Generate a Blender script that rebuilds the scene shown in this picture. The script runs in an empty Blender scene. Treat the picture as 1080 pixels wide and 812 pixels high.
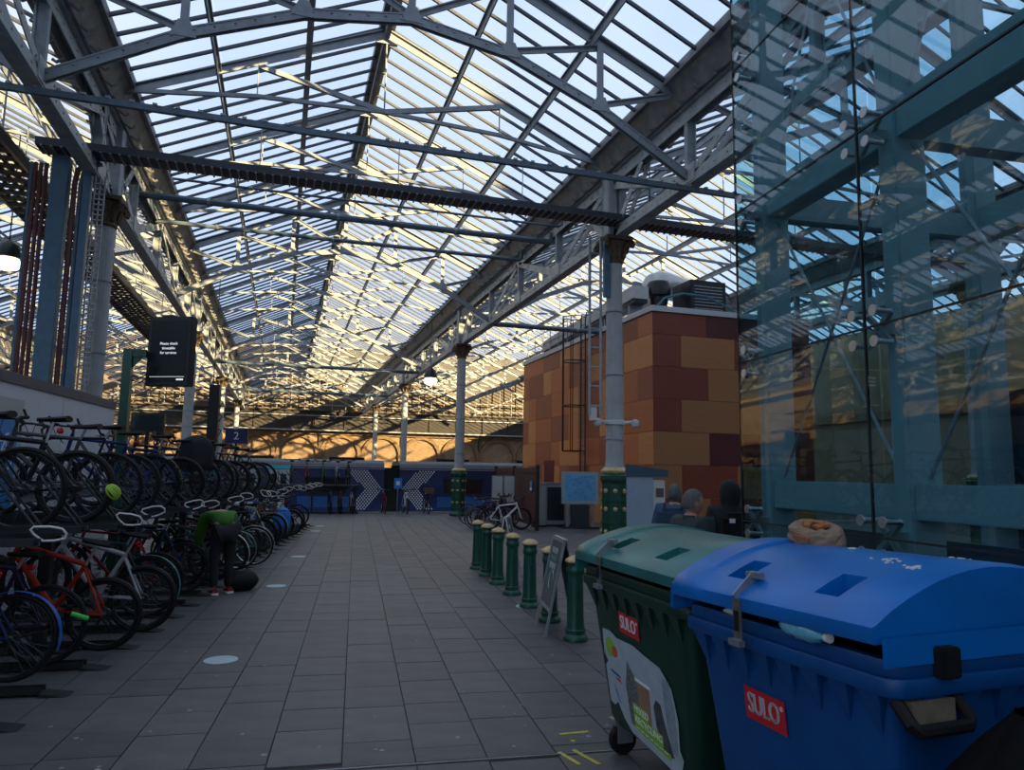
import bpy, bmesh, math, random
from mathutils import Vector, Matrix
random.seed(7)
PI = math.pi
SC = bpy.context.scene
COL = SC.collection

# ------------------------------------------------------------------ camera, sky, sun, exposure
CAM_H = 1.75
cam_d = bpy.data.cameras.new('camera'); cam = bpy.data.objects.new('camera', cam_d); COL.objects.link(cam)
fwd = Vector((0.29758722, 0.94699529, 0.12100314)); rgt = Vector((0.95332836, -0.30154324, 0.01538549)); upv = Vector((-0.05105767, -0.1107772, 0.99253288))
M = Matrix((rgt, upv, -fwd)).transposed().to_4x4(); M.translation = (0, 0, CAM_H); cam.matrix_world = M
cam_d.sensor_fit = 'HORIZONTAL'; cam_d.sensor_width = 36; cam_d.lens = 760 / 1080 * 36; cam_d.clip_start = 0.05; cam_d.clip_end = 600
SC.camera = cam
w = bpy.data.worlds.new('sky'); SC.world = w; w.use_nodes = True
nt = w.node_tree; bg = nt.nodes['Background']
tc = nt.nodes.new('ShaderNodeTexCoord'); nz = nt.nodes.new('ShaderNodeTexNoise'); nz.inputs['Scale'].default_value = 2.2; nz.inputs['Detail'].default_value = 4
rp = nt.nodes.new('ShaderNodeValToRGB'); rp.color_ramp.elements[0].position = .3; rp.color_ramp.elements[0].color = (.50, .66, .98, 1)
rp.color_ramp.elements[1].position = .75; rp.color_ramp.elements[1].color = (.80, .88, 1.0, 1)
nt.links.new(tc.outputs['Generated'], nz.inputs['Vector']); nt.links.new(nz.outputs['Fac'], rp.inputs['Fac']); nt.links.new(rp.outputs['Color'], bg.inputs['Color'])
bg.inputs['Strength'].default_value = 1.15
SUN_H = Vector((-0.56, 0.8285, 0)); SUN_T = math.tan(math.radians(13))
sd = bpy.data.lights.new('sun', 'SUN'); sd.energy = 21; sd.color = (1, .70, .33); sd.angle = math.radians(.6)
sun = bpy.data.objects.new('sun', sd); COL.objects.link(sun)
sun.rotation_euler = Vector((SUN_H.x, SUN_H.y, -SUN_T)).to_track_quat('-Z', 'Y').to_euler(); sun.location = (30, -40, 40)
vs = SC.view_settings; vs.view_transform = 'Standard'; vs.look = 'None'; vs.gamma = 1; vs.use_curve_mapping = False; vs.exposure = 0.0
SC.cycles.transparent_max_bounces = 40

# ------------------------------------------------------------------ materials
MATS = {}
def mat(name, col=(.5, .5, .5), rough=.6, metal=0., var=0., vscale=8., bump=0., bscale=60., emit=0., obj_rand=0., island=0., spec=.5, stretch=None, coat=0.):
    if name in MATS: return MATS[name]
    m = bpy.data.materials.new(name); m.use_nodes = True; t = m.node_tree; b = t.nodes['Principled BSDF']
    b.inputs['Base Color'].default_value = (*col, 1); b.inputs['Roughness'].default_value = rough; b.inputs['Metallic'].default_value = metal
    b.inputs['Specular IOR Level'].default_value = spec; b.inputs['Coat Weight'].default_value = coat
    N = t.nodes.new; L = t.links.new
    if var or bump or obj_rand or island:
        tcn = N('ShaderNodeTexCoord'); vec = tcn.outputs['Object']
        if stretch:
            mp = N('ShaderNodeMapping'); mp.inputs['Scale'].default_value = stretch; L(vec, mp.inputs['Vector']); vec = mp.outputs['Vector']
        f = None
        if var:
            n = N('ShaderNodeTexNoise'); n.inputs['Scale'].default_value = vscale; n.inputs['Detail'].default_value = 5; L(vec, n.inputs['Vector'])
            mr = N('ShaderNodeMapRange'); mr.inputs['To Min'].default_value = 1 - var; mr.inputs['To Max'].default_value = 1 + var; mr.inputs['From Min'].default_value = .25; mr.inputs['From Max'].default_value = .75
            L(n.outputs['Fac'], mr.inputs['Value']); f = mr.outputs['Result']
        if obj_rand or island:
            oi = N('ShaderNodeObjectInfo'); g = N('ShaderNodeNewGeometry')
            a = N('ShaderNodeMath'); a.operation = 'ADD'; L(oi.outputs['Random'], a.inputs[0])
            if island: L(g.outputs['Random Per Island'], a.inputs[1])
            else: a.inputs[1].default_value = 0
            fr = N('ShaderNodeMath'); fr.operation = 'FRACT'; L(a.outputs[0], fr.inputs[0])
            k = obj_rand or island
            mr2 = N('ShaderNodeMapRange'); mr2.inputs['To Min'].default_value = 1 - k; mr2.inputs['To Max'].default_value = 1 + k; L(fr.outputs[0], mr2.inputs['Value'])
            if f:
                mu = N('ShaderNodeMath'); mu.operation = 'MULTIPLY'; L(f, mu.inputs[0]); L(mr2.outputs['Result'], mu.inputs[1]); f = mu.outputs[0]
            else: f = mr2.outputs['Result']
        if f:
            vm = N('ShaderNodeVectorMath'); vm.operation = 'SCALE'; vm.inputs[0].default_value = col; L(f, vm.inputs['Scale']); L(vm.outputs['Vector'], b.inputs['Base Color'])
        if bump:
            n2 = N('ShaderNodeTexNoise'); n2.inputs['Scale'].default_value = bscale; n2.inputs['Detail'].default_value = 3; L(vec, n2.inputs['Vector'])
            bp = N('ShaderNodeBump'); bp.inputs['Strength'].default_value = bump; bp.inputs['Distance'].default_value = .01; L(n2.outputs['Fac'], bp.inputs['Height']); L(bp.outputs['Normal'], b.inputs['Normal'])
    if emit:
        b.inputs['Emission Color'].default_value = (*col, 1); b.inputs['Emission Strength'].default_value = emit
    MATS[name] = m; return m

def glass_mat(name, tint, ior, diffuse=0., dcol=(.8, .85, .9), grough=.02):
    m = bpy.data.materials.new(name); m.use_nodes = True; t = m.node_tree; t.nodes.remove(t.nodes['Principled BSDF']); out = t.nodes['Material Output']
    N = t.nodes.new; L = t.links.new
    tr = N('ShaderNodeBsdfTransparent'); tr.inputs['Color'].default_value = (*tint, 1)
    gl = N('ShaderNodeBsdfGlossy'); gl.inputs['Roughness'].default_value = grough
    fr = N('ShaderNodeFresnel'); fr.inputs['IOR'].default_value = ior
    ge_ = N('ShaderNodeNewGeometry'); inv = N('ShaderNodeMath'); inv.operation = 'SUBTRACT'; inv.inputs[0].default_value = 1; L(ge_.outputs['Backfacing'], inv.inputs[1])
    fm_ = N('ShaderNodeMath'); fm_.operation = 'MULTIPLY'; L(fr.outputs['Fac'], fm_.inputs[0]); L(inv.outputs[0], fm_.inputs[1])      # the pane mirrors on its outer face only
    mx = N('ShaderNodeMixShader'); L(fm_.outputs[0], mx.inputs[0]); L(tr.outputs[0], mx.inputs[1]); L(gl.outputs[0], mx.inputs[2]); res = mx.outputs[0]
    if diffuse:
        td = N('ShaderNodeBsdfTranslucent'); td.inputs['Color'].default_value = (*dcol, 1)
        m2 = N('ShaderNodeMixShader'); m2.inputs[0].default_value = diffuse; L(res, m2.inputs[1]); L(td.outputs[0], m2.inputs[2]); res = m2.outputs[0]
    L(res, out.inputs['Surface']); MATS[name] = m; return m

ROOFGLASS = glass_mat('roof_glass', (.95, .975, .99), 1.12, .012)
TEALGLASS = glass_mat('teal_glass', (.72, .85, .88), 1.7, 0)
IRON = mat('grey_painted_iron', (.30, .34, .37), .55, .1, var=.25, vscale=5, bump=.15)
IRON_L = mat('pale_painted_iron', (.40, .43, .44), .5, .05, var=.2, vscale=5, bump=.1)
IRON_D = mat('dark_gutter_iron', (.20, .20, .20), .6, .1, var=.35, vscale=4)
RAFTER = mat('blue_grey_rafter_paint', (.25, .28, .31), .55, .1, var=.2, vscale=5)
BARM = mat('glazing_bar_paint', (.055, .065, .085), .6, 0, var=.2, vscale=4)
RUST = mat('weathered_capital_iron', (.12, .085, .05), .7, .2, var=.5, vscale=22, bump=.4)
GREEN = mat('dark_green_paint', (.008, .07, .045), .35, .1, var=.25, vscale=9)
GOLD = mat('gold_paint', (.55, .40, .20), .45, .35, var=.25, vscale=20)
STONE = mat('paving_stone', (.098, .094, .096), .5, 0, var=.24, vscale=3.0, bump=.25, bscale=45, obj_rand=.15, island=.15, spec=.4)
MORTAR = mat('mortar', (.05, .046, .044), .9, 0, var=.2)
BLACK = mat('black_rubber', (.009, .009, .010), .6, spec=.25)
BLACKP = mat('black_paint', (.015, .016, .019), .4, .2)
CHROME = mat('bright_metal', (.55, .56, .58), .3, .9)
STEEL = mat('galvanised_steel', (.30, .32, .34), .45, .7, var=.2)
TEALST = mat('teal_painted_steel', (.26, .37, .40), .45, .1, var=.08)
DTEAL = mat('dark_teal_panel', (.012, .022, .027), .5, 0, var=.2)
WHITE = mat('white_print', (.75, .77, .78), .5)

# ------------------------------------------------------------------ mesh builder
class MB:
    def __init__(s): s.v = []; s.f = []
    def add(s, vs_, fs):
        o = len(s.v); s.v += [tuple(p) for p in vs_]; s.f += [tuple(i + o for i in q) for q in fs]; return s
    def box(s, c, d, mtx=None):
        x, y, z = d[0] / 2, d[1] / 2, d[2] / 2
        vs_ = [Vector((a * x, b * y, e * z)) for a in (-1, 1) for b in (-1, 1) for e in (-1, 1)]
        if mtx is not None: vs_ = [mtx @ p for p in vs_]
        c = Vector(c)
        return s.add([p + c for p in vs_], [(0, 1, 3, 2), (4, 6, 7, 5), (0, 4, 5, 1), (2, 3, 7, 6), (0, 2, 6, 4), (1, 5, 7, 3)])
    def bx(s, x0, x1, y0, y1, z0, z1): return s.box(((x0 + x1) / 2, (y0 + y1) / 2, (z0 + z1) / 2), (abs(x1 - x0), abs(y1 - y0), abs(z1 - z0)))
    def frame(s, a, b, ref):
        d = (b - a).normalized(); r = Vector(ref)
        if abs(d.dot(r)) > .98: r = Vector((1, 0, 0)) if abs(d.x) < .9 else Vector((0, 1, 0))
        sx = d.cross(r).normalized(); up = sx.cross(d); return d, sx, up
    def beam(s, a, b, wd, h, ref=(0, 0, 1)):
        a, b = Vector(a), Vector(b); d, sx, up = s.frame(a, b, ref)
        pts = [p + sx * i * wd / 2 + up * j * h / 2 for p in (a, b) for i, j in ((-1, -1), (1, -1), (1, 1), (-1, 1))]
        return s.add(pts, [(0, 3, 2, 1), (4, 5, 6, 7), (0, 1, 5, 4), (1, 2, 6, 5), (2, 3, 7, 6), (3, 0, 4, 7)])
    def tee(s, a, b, wd, h, t=.02):        # angle/tee section: a flange plus a web
        a, b = Vector(a), Vector(b); d, sx, up = s.frame(a, b, (0, 0, 1))
        s.beam(a + up * (h / 2 - t / 2), b + up * (h / 2 - t / 2), wd, t); return s.beam(a - up * t / 2, b - up * t / 2, t * 1.3, h - t)
    def tube(s, pts, r, n=8, closed=False, cap=True):
        pts = [Vector(p) for p in pts]; m = len(pts); rings = []; prev = None
        for i, p in enumerate(pts):
            if closed: d = (pts[(i + 1) % m] - pts[i - 1])
            else: d = (pts[min(i + 1, m - 1)] - pts[max(i - 1, 0)])
            d.normalize()
            if prev is None: q = d.cross(Vector((0, 0, 1)) if abs(d.z) < .9 else Vector((1, 0, 0))).normalized()
            else:
                q = prev - d * prev.dot(d); q = q.normalized() if q.length > 1e-6 else d.orthogonal().normalized()
            prev = q; b = d.cross(q); rr = r[i] if isinstance(r, (list, tuple)) else r
            rings.append([p + (q * math.cos(2 * PI * k / n) + b * math.sin(2 * PI * k / n)) * rr for k in range(n)])
        vs_ = [p for ring in rings for p in ring]; fs = []
        for i in range(m if closed else m - 1):
            j = (i + 1) % m
            fs += [(i * n + k, i * n + (k + 1) % n, j * n + (k + 1) % n, j * n + k) for k in range(n)]
        if cap and not closed: fs += [tuple(range(n - 1, -1, -1)), tuple(range((m - 1) * n, m * n))]
        return s.add(vs_, fs)
    def lathe(s, prof, n=16, c=(0, 0, 0), axis='z', rfun=None):
        vs_ = []; fs = []; c = Vector(c)
        for r, z in prof:
            for k in range(n):
                a = 2 * PI * k / n; rr = r * (rfun(a, z) if rfun else 1); p = (rr * math.cos(a), rr * math.sin(a), z)
                if axis == 'x': p = (p[2], p[0], p[1])
                if axis == 'y': p = (p[0], p[2], p[1])
                vs_.append(c + Vector(p))
        for i in range(len(prof) - 1): fs += [(i * n + k, i * n + (k + 1) % n, (i + 1) * n + (k + 1) % n, (i + 1) * n + k) for k in range(n)]
        fs += [tuple(range(n - 1, -1, -1)), tuple(range((len(prof) - 1) * n, len(prof) * n))]
        return s.add(vs_, fs)
    def prism(s, poly, a, b, axis='y'):      # polygon in the plane across the axis, from a to b
        n = len(poly)
        def P(p, t): return {'y': (p[0], t, p[1]), 'x': (t, p[0], p[1]), 'z': (p[0], p[1], t)}[axis]
        return s.add([P(p, a) for p in poly] + [P(p, b) for p in poly], [tuple(range(n)), tuple(range(2 * n - 1, n - 1, -1))] + [(i, i + n, (i + 1) % n + n, (i + 1) % n) for i in range(n)])
    def grid(s, rows, closed=False):
        n = len(rows[0]); vs_ = [p for r in rows for p in r]; fs = []
        for i in range(len(rows) - 1):
            fs += [(i * n + k, i * n + (k + 1) % n, (i + 1) * n + (k + 1) % n, (i + 1) * n + k) for k in range(n if closed else n - 1)]
        return s.add(vs_, fs)
    def mesh(s, name, m=None, smooth=False, bevel=0):
        me = bpy.data.meshes.new(name); me.from_pydata(s.v, [], s.f)
        bm = bmesh.new(); bm.from_mesh(me)
        if bevel: bmesh.ops.bevel(bm, geom=[e for e in bm.edges], offset=bevel, segments=2, affect='EDGES', clamp_overlap=True)
        bmesh.ops.recalc_face_normals(bm, faces=bm.faces); bm.to_mesh(me); bm.free()
        if m: me.materials.append(m)
        if smooth:
            me.shade_smooth()
            try: me.set_sharp_from_angle(angle=math.radians(40))
            except Exception: pass
        return me
    def build(s, name, m=None, parent=None, smooth=False, bevel=0, loc=None): return link(name, s.mesh(name, m, smooth, bevel), parent, loc)

def link(name, data, parent=None, loc=None, rot=None, scale=None):
    o = bpy.data.objects.new(name, data); COL.objects.link(o)
    if parent: o.parent = parent
    if loc is not None: o.location = loc
    if rot is not None: o.rotation_euler = rot
    if scale is not None: o.scale = scale
    return o
def tag(o, label=None, cat=None, group=None, kind=None):
    if label: o['label'] = label
    if cat: o['category'] = cat
    if group: o['group'] = group
    if kind: o['kind'] = kind
    return o
def empty(name, loc=(0, 0, 0), rz=0, label=None, cat=None, group=None, kind=None):
    o = bpy.data.objects.new(name, None); COL.objects.link(o); o.location = loc; o.rotation_euler = (0, 0, rz); o.empty_display_size = .1
    return tag(o, label, cat, group, kind)
def copy_tree(o, parent=None):
    c = o.copy(); COL.objects.link(c); c.parent = parent
    for ch in o.children: copy_tree(ch, c)
    return c
TH = math.radians(5.38); CT, ST = math.cos(TH), math.sin(TH)      # the paving runs 5.4 degrees off the roof's axis
def UV(u, v, z=0): return Vector((u * CT + v * ST, -u * ST + v * CT, z))
RZ = -TH
ORD = 'first second third fourth fifth sixth seventh eighth ninth tenth eleventh twelfth thirteenth fourteenth fifteenth sixteenth seventeenth eighteenth nineteenth twentieth twenty-first twenty-second twenty-third twenty-fourth twenty-fifth twenty-sixth twenty-seventh twenty-eighth'.split()
FONT_CACHE = {}
def text_mesh(s, size, m, depth=.001, align='CENTER'):
    cu = bpy.data.curves.new('lettering', 'FONT'); cu.body = s; cu.size = size; cu.extrude = depth; cu.align_x = align; cu.align_y = 'CENTER'; cu.resolution_u = 3
    if 'b' in FONT_CACHE: pass
    o = bpy.data.objects.new('lettering', cu); COL.objects.link(o); dg = bpy.context.evaluated_depsgraph_get()
    me = bpy.data.meshes.new_from_object(o.evaluated_get(dg)); bpy.data.objects.remove(o); me.materials.clear(); me.materials.append(m); return me

# ------------------------------------------------------------------ floor
PLAT_Y = 31.6                                     # concourse ends here, at the track
floor = MB().bx(-25, 28, -10, PLAT_Y, -.4, -.012).build('floor', MORTAR); tag(floor, 'grey stone paved station concourse', kind='structure')
SW = .44; cells = []
for k in range(-22, 55):
    u0 = -.01 + SW * k; v = -1.5 + random.random() * .5; ends = []
    while v < 34:
        L = random.choice((.45, .52, .6, .6, .7, .78)); v1 = v + L
        for a, b in (((v, 4.58), (4.62, v1)) if v < 4.58 < v1 - .04 else ((v, v1),)):
            if b - a < .12: continue
            p = UV(u0 + SW / 2, (a + b) / 2)
            if p.y + .5 < PLAT_Y - .42 and -13 < p.x < 27: cells.append((u0, a, b, p))
        v = v1
def seen_size(c):
    p = c[3]; d = (p - Vector((0, 0, CAM_H))); dep = d.dot(fwd)
    if dep < 2: return 0
    x = d.dot(rgt) / dep * 760; y = -d.dot(upv) / dep * 760
    if abs(x) > 545 or y > 420: return 0
    u, vv = c[0], (c[1] + c[2]) / 2
    if u < -2.5 or (u > 1.5 and vv < 4.9): return 0
    return (c[2] - c[1]) / dep ** 3
cells.sort(key=seen_size, reverse=True)
G = .008
slab_me = MB().box((0, 0, -.02), (SW - G, 1, .04)).mesh('slab', STONE)
for i, (u0, a, b, p) in enumerate(cells[:300]):
    o = link('slab', slab_me, floor, p + Vector((0, 0, random.uniform(-.0015, .0015))), (random.uniform(-.002, .002), random.uniform(-.002, .002), RZ), (1, b - a - G, 1))
rest = MB(); R3 = Matrix.Rotation(RZ, 3, 'Z')
for (u0, a, b, p) in cells[300:]: rest.box((p.x, p.y, -.02), (SW - G, b - a - G, .04), R3)
tag(rest.build('distant_slabs', STONE, floor), kind='stuff')
MB().bx(-13, 27, PLAT_Y - .4, PLAT_Y, -.3, .004).build('platform_edge', mat('edge_stone', (.2, .19, .18), .7, var=.15), floor)
strip = MB().beam(UV(-3, 4.6, .001), UV(6, 4.6, .001), .012, .006).build('joint_strip', STEEL, floor)
# white round floor stickers, yellow tape
DOT = mat('pale_floor_sticker', (.42, .52, .56), .5, var=.12, vscale=20)
for i, (u, v) in enumerate(((-1.14, 7.29), (-1.1, 11.66), (-1.06, 15.48), (-1.05, 21.83), (-1.03, 23.7))):
    o = MB().lathe([(.15, 0), (.15, .0025), (.147, .003)], 28).build('floor_sticker', DOT, loc=UV(u, v, .001))
    tag(o, 'pale round floor sticker, %s from the camera' % ('nearest', 'second', 'third', 'fourth', 'farthest')[i], 'sticker', 'round floor stickers along the bike racks')
o = MB().lathe([(.17, 0), (.17, .0025), (.165, .003)], 28).build('floor_sticker', DOT, loc=UV(2.31, 9.55, .001)); tag(o, 'pale round floor sticker under a green bollard beside the sign board', 'sticker')
TAPE = mat('yellow_tape', (.55, .48, .05), .6, var=.2, vscale=25)
for i, (a, b, l) in enumerate((((1.42, 4.93), (1.63, 4.95), 'yellow tape strip on paving lying across, nearest the bollards'), ((1.33, 4.63), (1.4, 4.42), 'short slanting yellow tape strip on the paving, the left one'), ((1.43, 4.65), (1.52, 4.40), 'slanting yellow tape strip on the paving closest to the green bin'), ((1.46, 4.81), (1.485, 4.79), 'tiny yellow scrap of tape on the paving'))):
    tag(MB().beam(UV(*a, .0025), UV(*b, .0025), .028, .002).build('tape_strip', TAPE), l, 'tape')
GUM = mat('gum_spot', (.3, .3, .3), .8)
gm = MB()
for i in range(70):
    p = UV(random.uniform(-2, 2.2), 4.7 + random.random() ** 2 * 14, .0008); r = random.uniform(.008, .02); gm.lathe([(r, 0), (r * .8, .0012)], 7, p)
tag(gm.build('gum_spots', GUM, floor), kind='stuff')

# track bed, far platform, back wall
track = empty('railway_track', (0, PLAT_Y, -1.1), label='railway track bed sunk beside the platform under the blue train', cat='track')
MB().bx(-20, 30, 0, 9, -.3, 0).build('ballast', mat('ballast', (.09, .08, .07), .95, var=.4, vscale=30, bump=.8), track)
for yy in (1.4, 2.85): MB().bx(-20, 30, yy, yy + .07, 0, .15).build('rail', STEEL, track)
far_plat = MB().bx(-40, 50, 40, 67.6, -1.4, -.2).build('floor_far_platform', mat('far_platform', (.2, .18, .16), .8, var=.2)); tag(far_plat, 'far platform floor beyond the train', kind='structure')
SAND = mat('sandstone', (.30, .21, .125), .85, var=.25, vscale=1.5, bump=.3, bscale=12)
SAND2 = mat('arch_stone', (.20, .13, .07), .85, var=.25, vscale=4)
wy = 68.0
wall = MB().bx(-45, 60, wy, wy + .8, -1.2, 7.2).build('wall_back', SAND); tag(wall, 'long sandstone arcade wall behind the train', kind='structure')
AR = 1.55
def arch_mesh():
    m = MB(); n = 14
    for i in range(n):
        a0, a1 = PI * i / n, PI * (i + 1) / n
        m.prism([(AR * math.cos(a0), AR * math.sin(a0)), ((AR + .32) * math.cos(a0), (AR + .32) * math.sin(a0)), ((AR + .32) * math.cos(a1), (AR + .32) * math.sin(a1)), (AR * math.cos(a1), AR * math.sin(a1))], -.28, .05)
    for sx in (-1, 1): m.bx(sx * AR, sx * (AR + .32), -.28, .05, -4.2, 0); m.bx(sx * (AR - .06), sx * (AR + .4), -.36, .05, -.16, .02)
    return m.mesh('arch', SAND2)
def blind_mesh():
    n = 14; m = MB(); pts = [(-AR, -4.2)] + [(-AR * math.cos(PI * i / n), AR * math.sin(PI * i / n)) for i in range(n + 1)] + [(AR, -4.2)]
    return m.prism(pts, -.05, .05).mesh('arch_infill', mat('arch_infill_stone', (.27, .185, .11), .9, var=.25, vscale=2))
MB().bx(-45, 60, wy + .1, wy + .7, 7.2, 13).build('upper_wall', mat('dark_upper_stone', (.12, .10, .08), .9, var=.3, vscale=1.2), wall)  # upper wall toned darker than the stone below
am, bmn = arch_mesh(), blind_mesh()
for i in range(-8, 12):
    a = link('arch', am, wall, (1.2 + 3.75 * i, wy, 3.15)); link('arch_infill', bmn, a)
MB().bx(-45, 60, wy - .3, wy, 4.95, 5.1).build('cornice', SAND2, wall)
for i in range(-4, 6): MB().bx(3 + 7.5 * i, 3.28 + 7.5 * i, wy - .22, wy, -1.2, 5.3).build('downpipe', mat('brown_pipe', (.1, .07, .05), .6), wall)
wl = MB().bx(-25.4, -24.8, -8, 68, -1.2, 9.2).build('wall_left', SAND); tag(wl, 'sandstone side wall at the far left of the station', kind='structure')
MB().bx(-24.8, -24.6, -8, 68, 4.6, 5.0).build('string_course', SAND2, wl)
wr_ = MB().bx(27.9, 28.5, -8, 68, -1.2, 9.2).build('wall_right', SAND); tag(wr_, 'sandstone side wall at the far right of the station', kind='structure')
MB().bx(27.7, 27.9, -8, 68, 4.6, 5.0).build('string_course', SAND2, wr_)
# deep dark fascia girder at the roof's end
fas = empty('fascia_girder', (0, 67.25, 0), label='deep dark steel fascia girder across the far end of the roof', cat='girder')
FD = mat('fascia_paint', (.035, .03, .026), .7, .1, var=.25, vscale=2)
MB().bx(-40, 48, -.1, .1, 5.35, 7.0).build('web', FD, fas); MB().bx(-40, 48, -.3, .3, 7.0, 7.1).build('flange', FD, fas); MB().bx(-40, 48, -.3, .3, 5.25, 5.35).build('flange', IRON, fas)
MB().bx(-40, 48, -.36, -.28, 6.55, 6.62).build('handrail', IRON, fas)
stm = MB().bx(-.05, .05, -.22, -.1, 5.35, 7.0).mesh('stiffener', FD)
for i in range(-16, 20): link('stiffener', stm, fas, (2.6 * i, 0, 0))

# glazed gable screens standing on the fascia at the end of each roof bay
SCR = mat('screen_mullion_paint', (.24, .23, .21), .55, var=.2)
for k in (-1, 0, 1, 2):
    xa = -3.54 + 10.34 * k; gs = empty('gable_screen', (xa + 5.17, 67.3, 0), label='steel mullioned gable screen closing the %s roof bay' % {-1: 'left', 0: 'middle', 1: 'right', 2: 'farther right'}[k], cat='gable screen', group='gable screens at the roof end')
    for j in range(9):
        dx = -4.8 + 1.2 * j; MB().bx(dx - .03, dx + .03, -.06, .06, 7.1, 10.9 - abs(dx) * .46).build('mullion', SCR, gs)
    for z in (7.6, 8.3): MB().bx(-5.0, 5.0, -.05, .05, z - .05, z + .05).build('transom', SCR, gs)
    for s in (-1, 1): MB().beam((s * 4.9, 0, 8.7), (0, 0, 10.95), .12, .16).build('verge', SCR, gs)
    for s in (-1, 1): MB().beam((s * 5.0, -.12, 7.2), (0, -.12, 9.4), .07, .12).build('brace', SCR, gs)
# tall station building behind the camera, whose shade covers the near concourse
e_dir = Vector((.834, .55, 0)); nrm = Vector((.55, -.834, 0)); s0 = 46
pc = Vector((1.7, 22.5, 0)) - SUN_H * s0; htop = 8.0 + s0 * SUN_T
blk = empty('office_building', pc, label='tall stone office building behind the concourse shading the near bays', cat='building')
bm_ = MB()
ca = [pc * 0 + e_dir * -70, e_dir * 70, e_dir * 70 + nrm * 14, e_dir * -70 + nrm * 14]
bm_.prism([(p.x, p.y) for p in ca], -1, htop, 'z').build('wall', mat('office_stone', (.3, .27, .24), .9, var=.2, vscale=1), blk)
wmn = MB().box((0, 0, 0), (1.3, .2, 2.0)).mesh('window', mat('office_window', (.05, .06, .07), .2))
for i in range(-12, 13):
    for z in (3.5, 7.2, 10.9): link('window', wmn, blk, e_dir * (i * 4.2) + Vector((0, 0, z)), (0, 0, math.atan2(.55, .834)))

# ------------------------------------------------------------------ roof
X0, BW = -3.54, 10.34; ZG, ZR = 8.82, 11.0; HG = .45
Y_A, Y_B = -5.5, 67.9; BAR = .55
TY = [11 + 3.3 * i for i in range(-4, 18)]
hs = BW / 2 - HG; slope = math.atan2(ZR - ZG, hs); SL = hs / math.cos(slope)
RIDGE_CAP = MB()
def bar_mesh(): return MB().beam((0, 0, 0), (SL, 0, 0), .045, .06).mesh('glazing_bar', BARM)
bar_me = bar_mesh()
pane_me = MB().box((SL / 6, 0, 0), (SL / 3 - .03, BAR - .03, .008)).mesh('glass_pane', ROOFGLASS)
def rafter_z(dx): return ZR - .12 - abs(dx) * (ZR - ZG) / hs
# light truss, local origin under the ridge (x across)
H2 = BW / 2
def light_truss():
    r = MB()
    for s in (-1, 1): r.tee((0, 0, ZR - .14), (s * (H2 - .3), 0, ZG - .14), .12, .17)
    tie = MB(); q = H2 * .48
    pts = [(-H2 + .35, 0, 8.72), (-q, 0, 9.02), (0, 0, 9.12), (q, 0, 9.02), (H2 - .35, 0, 8.72)]
    for a, b in zip(pts, pts[1:]): tie.beam(a, b, .06, .075)
    st = MB()
    st.beam((0, 0, 9.12), (H2 * .48, 0, rafter_z(H2 * .48) - .08), .07, .1)
    kp = MB().tube([(0, 0, 9.1), (0, 0, ZR - .2)], .018, 6); kq = MB().tube([(0, 0, 9.0), (0, 0, rafter_z(q) - .1)], .014, 6)
    gp = MB().prism([(-.22, ZR - .38), (.22, ZR - .38), (.12, ZR - .16), (-.12, ZR - .16)], -.03, .03)
    return r.mesh('truss', RAFTER), tie.mesh('tie', RAFTER), st.mesh('strut', RAFTER), kp.mesh('hanger_rod', RAFTER), kq.mesh('hanger_rod', RAFTER), gp.mesh('gusset_plate', RAFTER), q
LT = light_truss()
CH = [(-5.17, 7.05), (-3.35, 8.1), (-1.68, 8.78), (0, 9.05), (1.55, 8.8), (3.25, 8.2), (5.17, 7.05)]
CH[4] = (1.68, 8.78); CH[5] = (3.35, 8.1)
def rivets(m, a, b, n, off):
    a, b = Vector(a), Vector(b)
    for i in range(n): m.box(a.lerp(b, (i + .5) / n) + Vector(off), (.03, .03, .03))
def main_truss():
    r = MB()
    for s in (-1, 1): r.tee((0, 0, ZR - .14), (s * (H2 - .3), 0, ZG - .14), .2, .2, .025)
    ch = []
    for a, b in zip(CH, CH[1:]):
        m = MB(); A, B_ = (a[0], 0, a[1]), (b[0], 0, b[1]); m.beam(Vector(A) + Vector((0, 0, .07)), Vector(B_) + Vector((0, 0, .07)), .2, .025); m.beam(A, B_, .03, .15); m.beam((a[0], -.08, a[1]), (b[0], -.08, b[1]), .02, .16)
        rivets(m, A, B_, 6, (0, -.095, .02)); ch.append(m.mesh('bottom_chord', RAFTER))
    po = []; gu = []
    for i in (1, 2, 3, 4, 5):
        x, z = CH[i]; m = MB(); t = rafter_z(x) - .02; m.beam((x, -.05, z), (x, -.05, t), .12, .03, (0, 1, 0)); m.beam((x, 0, z), (x, 0, t), .03, .12, (0, 1, 0)); po.append(m.mesh('post', RAFTER))
        gu.append(MB().prism([(x - .19, z - .06), (x + .19, z - .06), (x + .08, z + .2), (x - .08, z + .2)], -.1, -.08).mesh('gusset_plate', RAFTER))
    di = []
    for s in (-1, 1):
        for (xa, xb) in ((4.75, 3.35), (3.35, 1.68), (1.68, 0)):
            zb = [c[1] for c in CH if abs(c[0] - xb) < .01][0]; za = rafter_z(xa) - .08
            di.append(MB().tee((s * xa, 0, za), (s * xb, 0, zb + .08), .1, .1).mesh('diagonal', RAFTER))
    return r.mesh('truss', RAFTER), ch, po, gu, di
MT = main_truss()
def purlin_mesh(L):           # lattice purlin with two chords and zigzag lacing
    m = MB(); n = int(L / .55)
    m.bx(-.06, .06, 0, L, .0, .025); m.bx(-.06, .06, 0, L, -.2, -.175)
    for i in range(n): m.beam((0, L * i / n, -.01 if i % 2 else -.19), (0, L * (i + 1) / n, -.19 if i % 2 else -.01), .025, .035)
    return m.mesh('purlin', RAFTER)
pur_me = purlin_mesh(3.3)
plain_me = MB().tee((0, 0, -.09), (0, 3.3, -.09), .11, .18).mesh('purlin', RAFTER)
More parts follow.
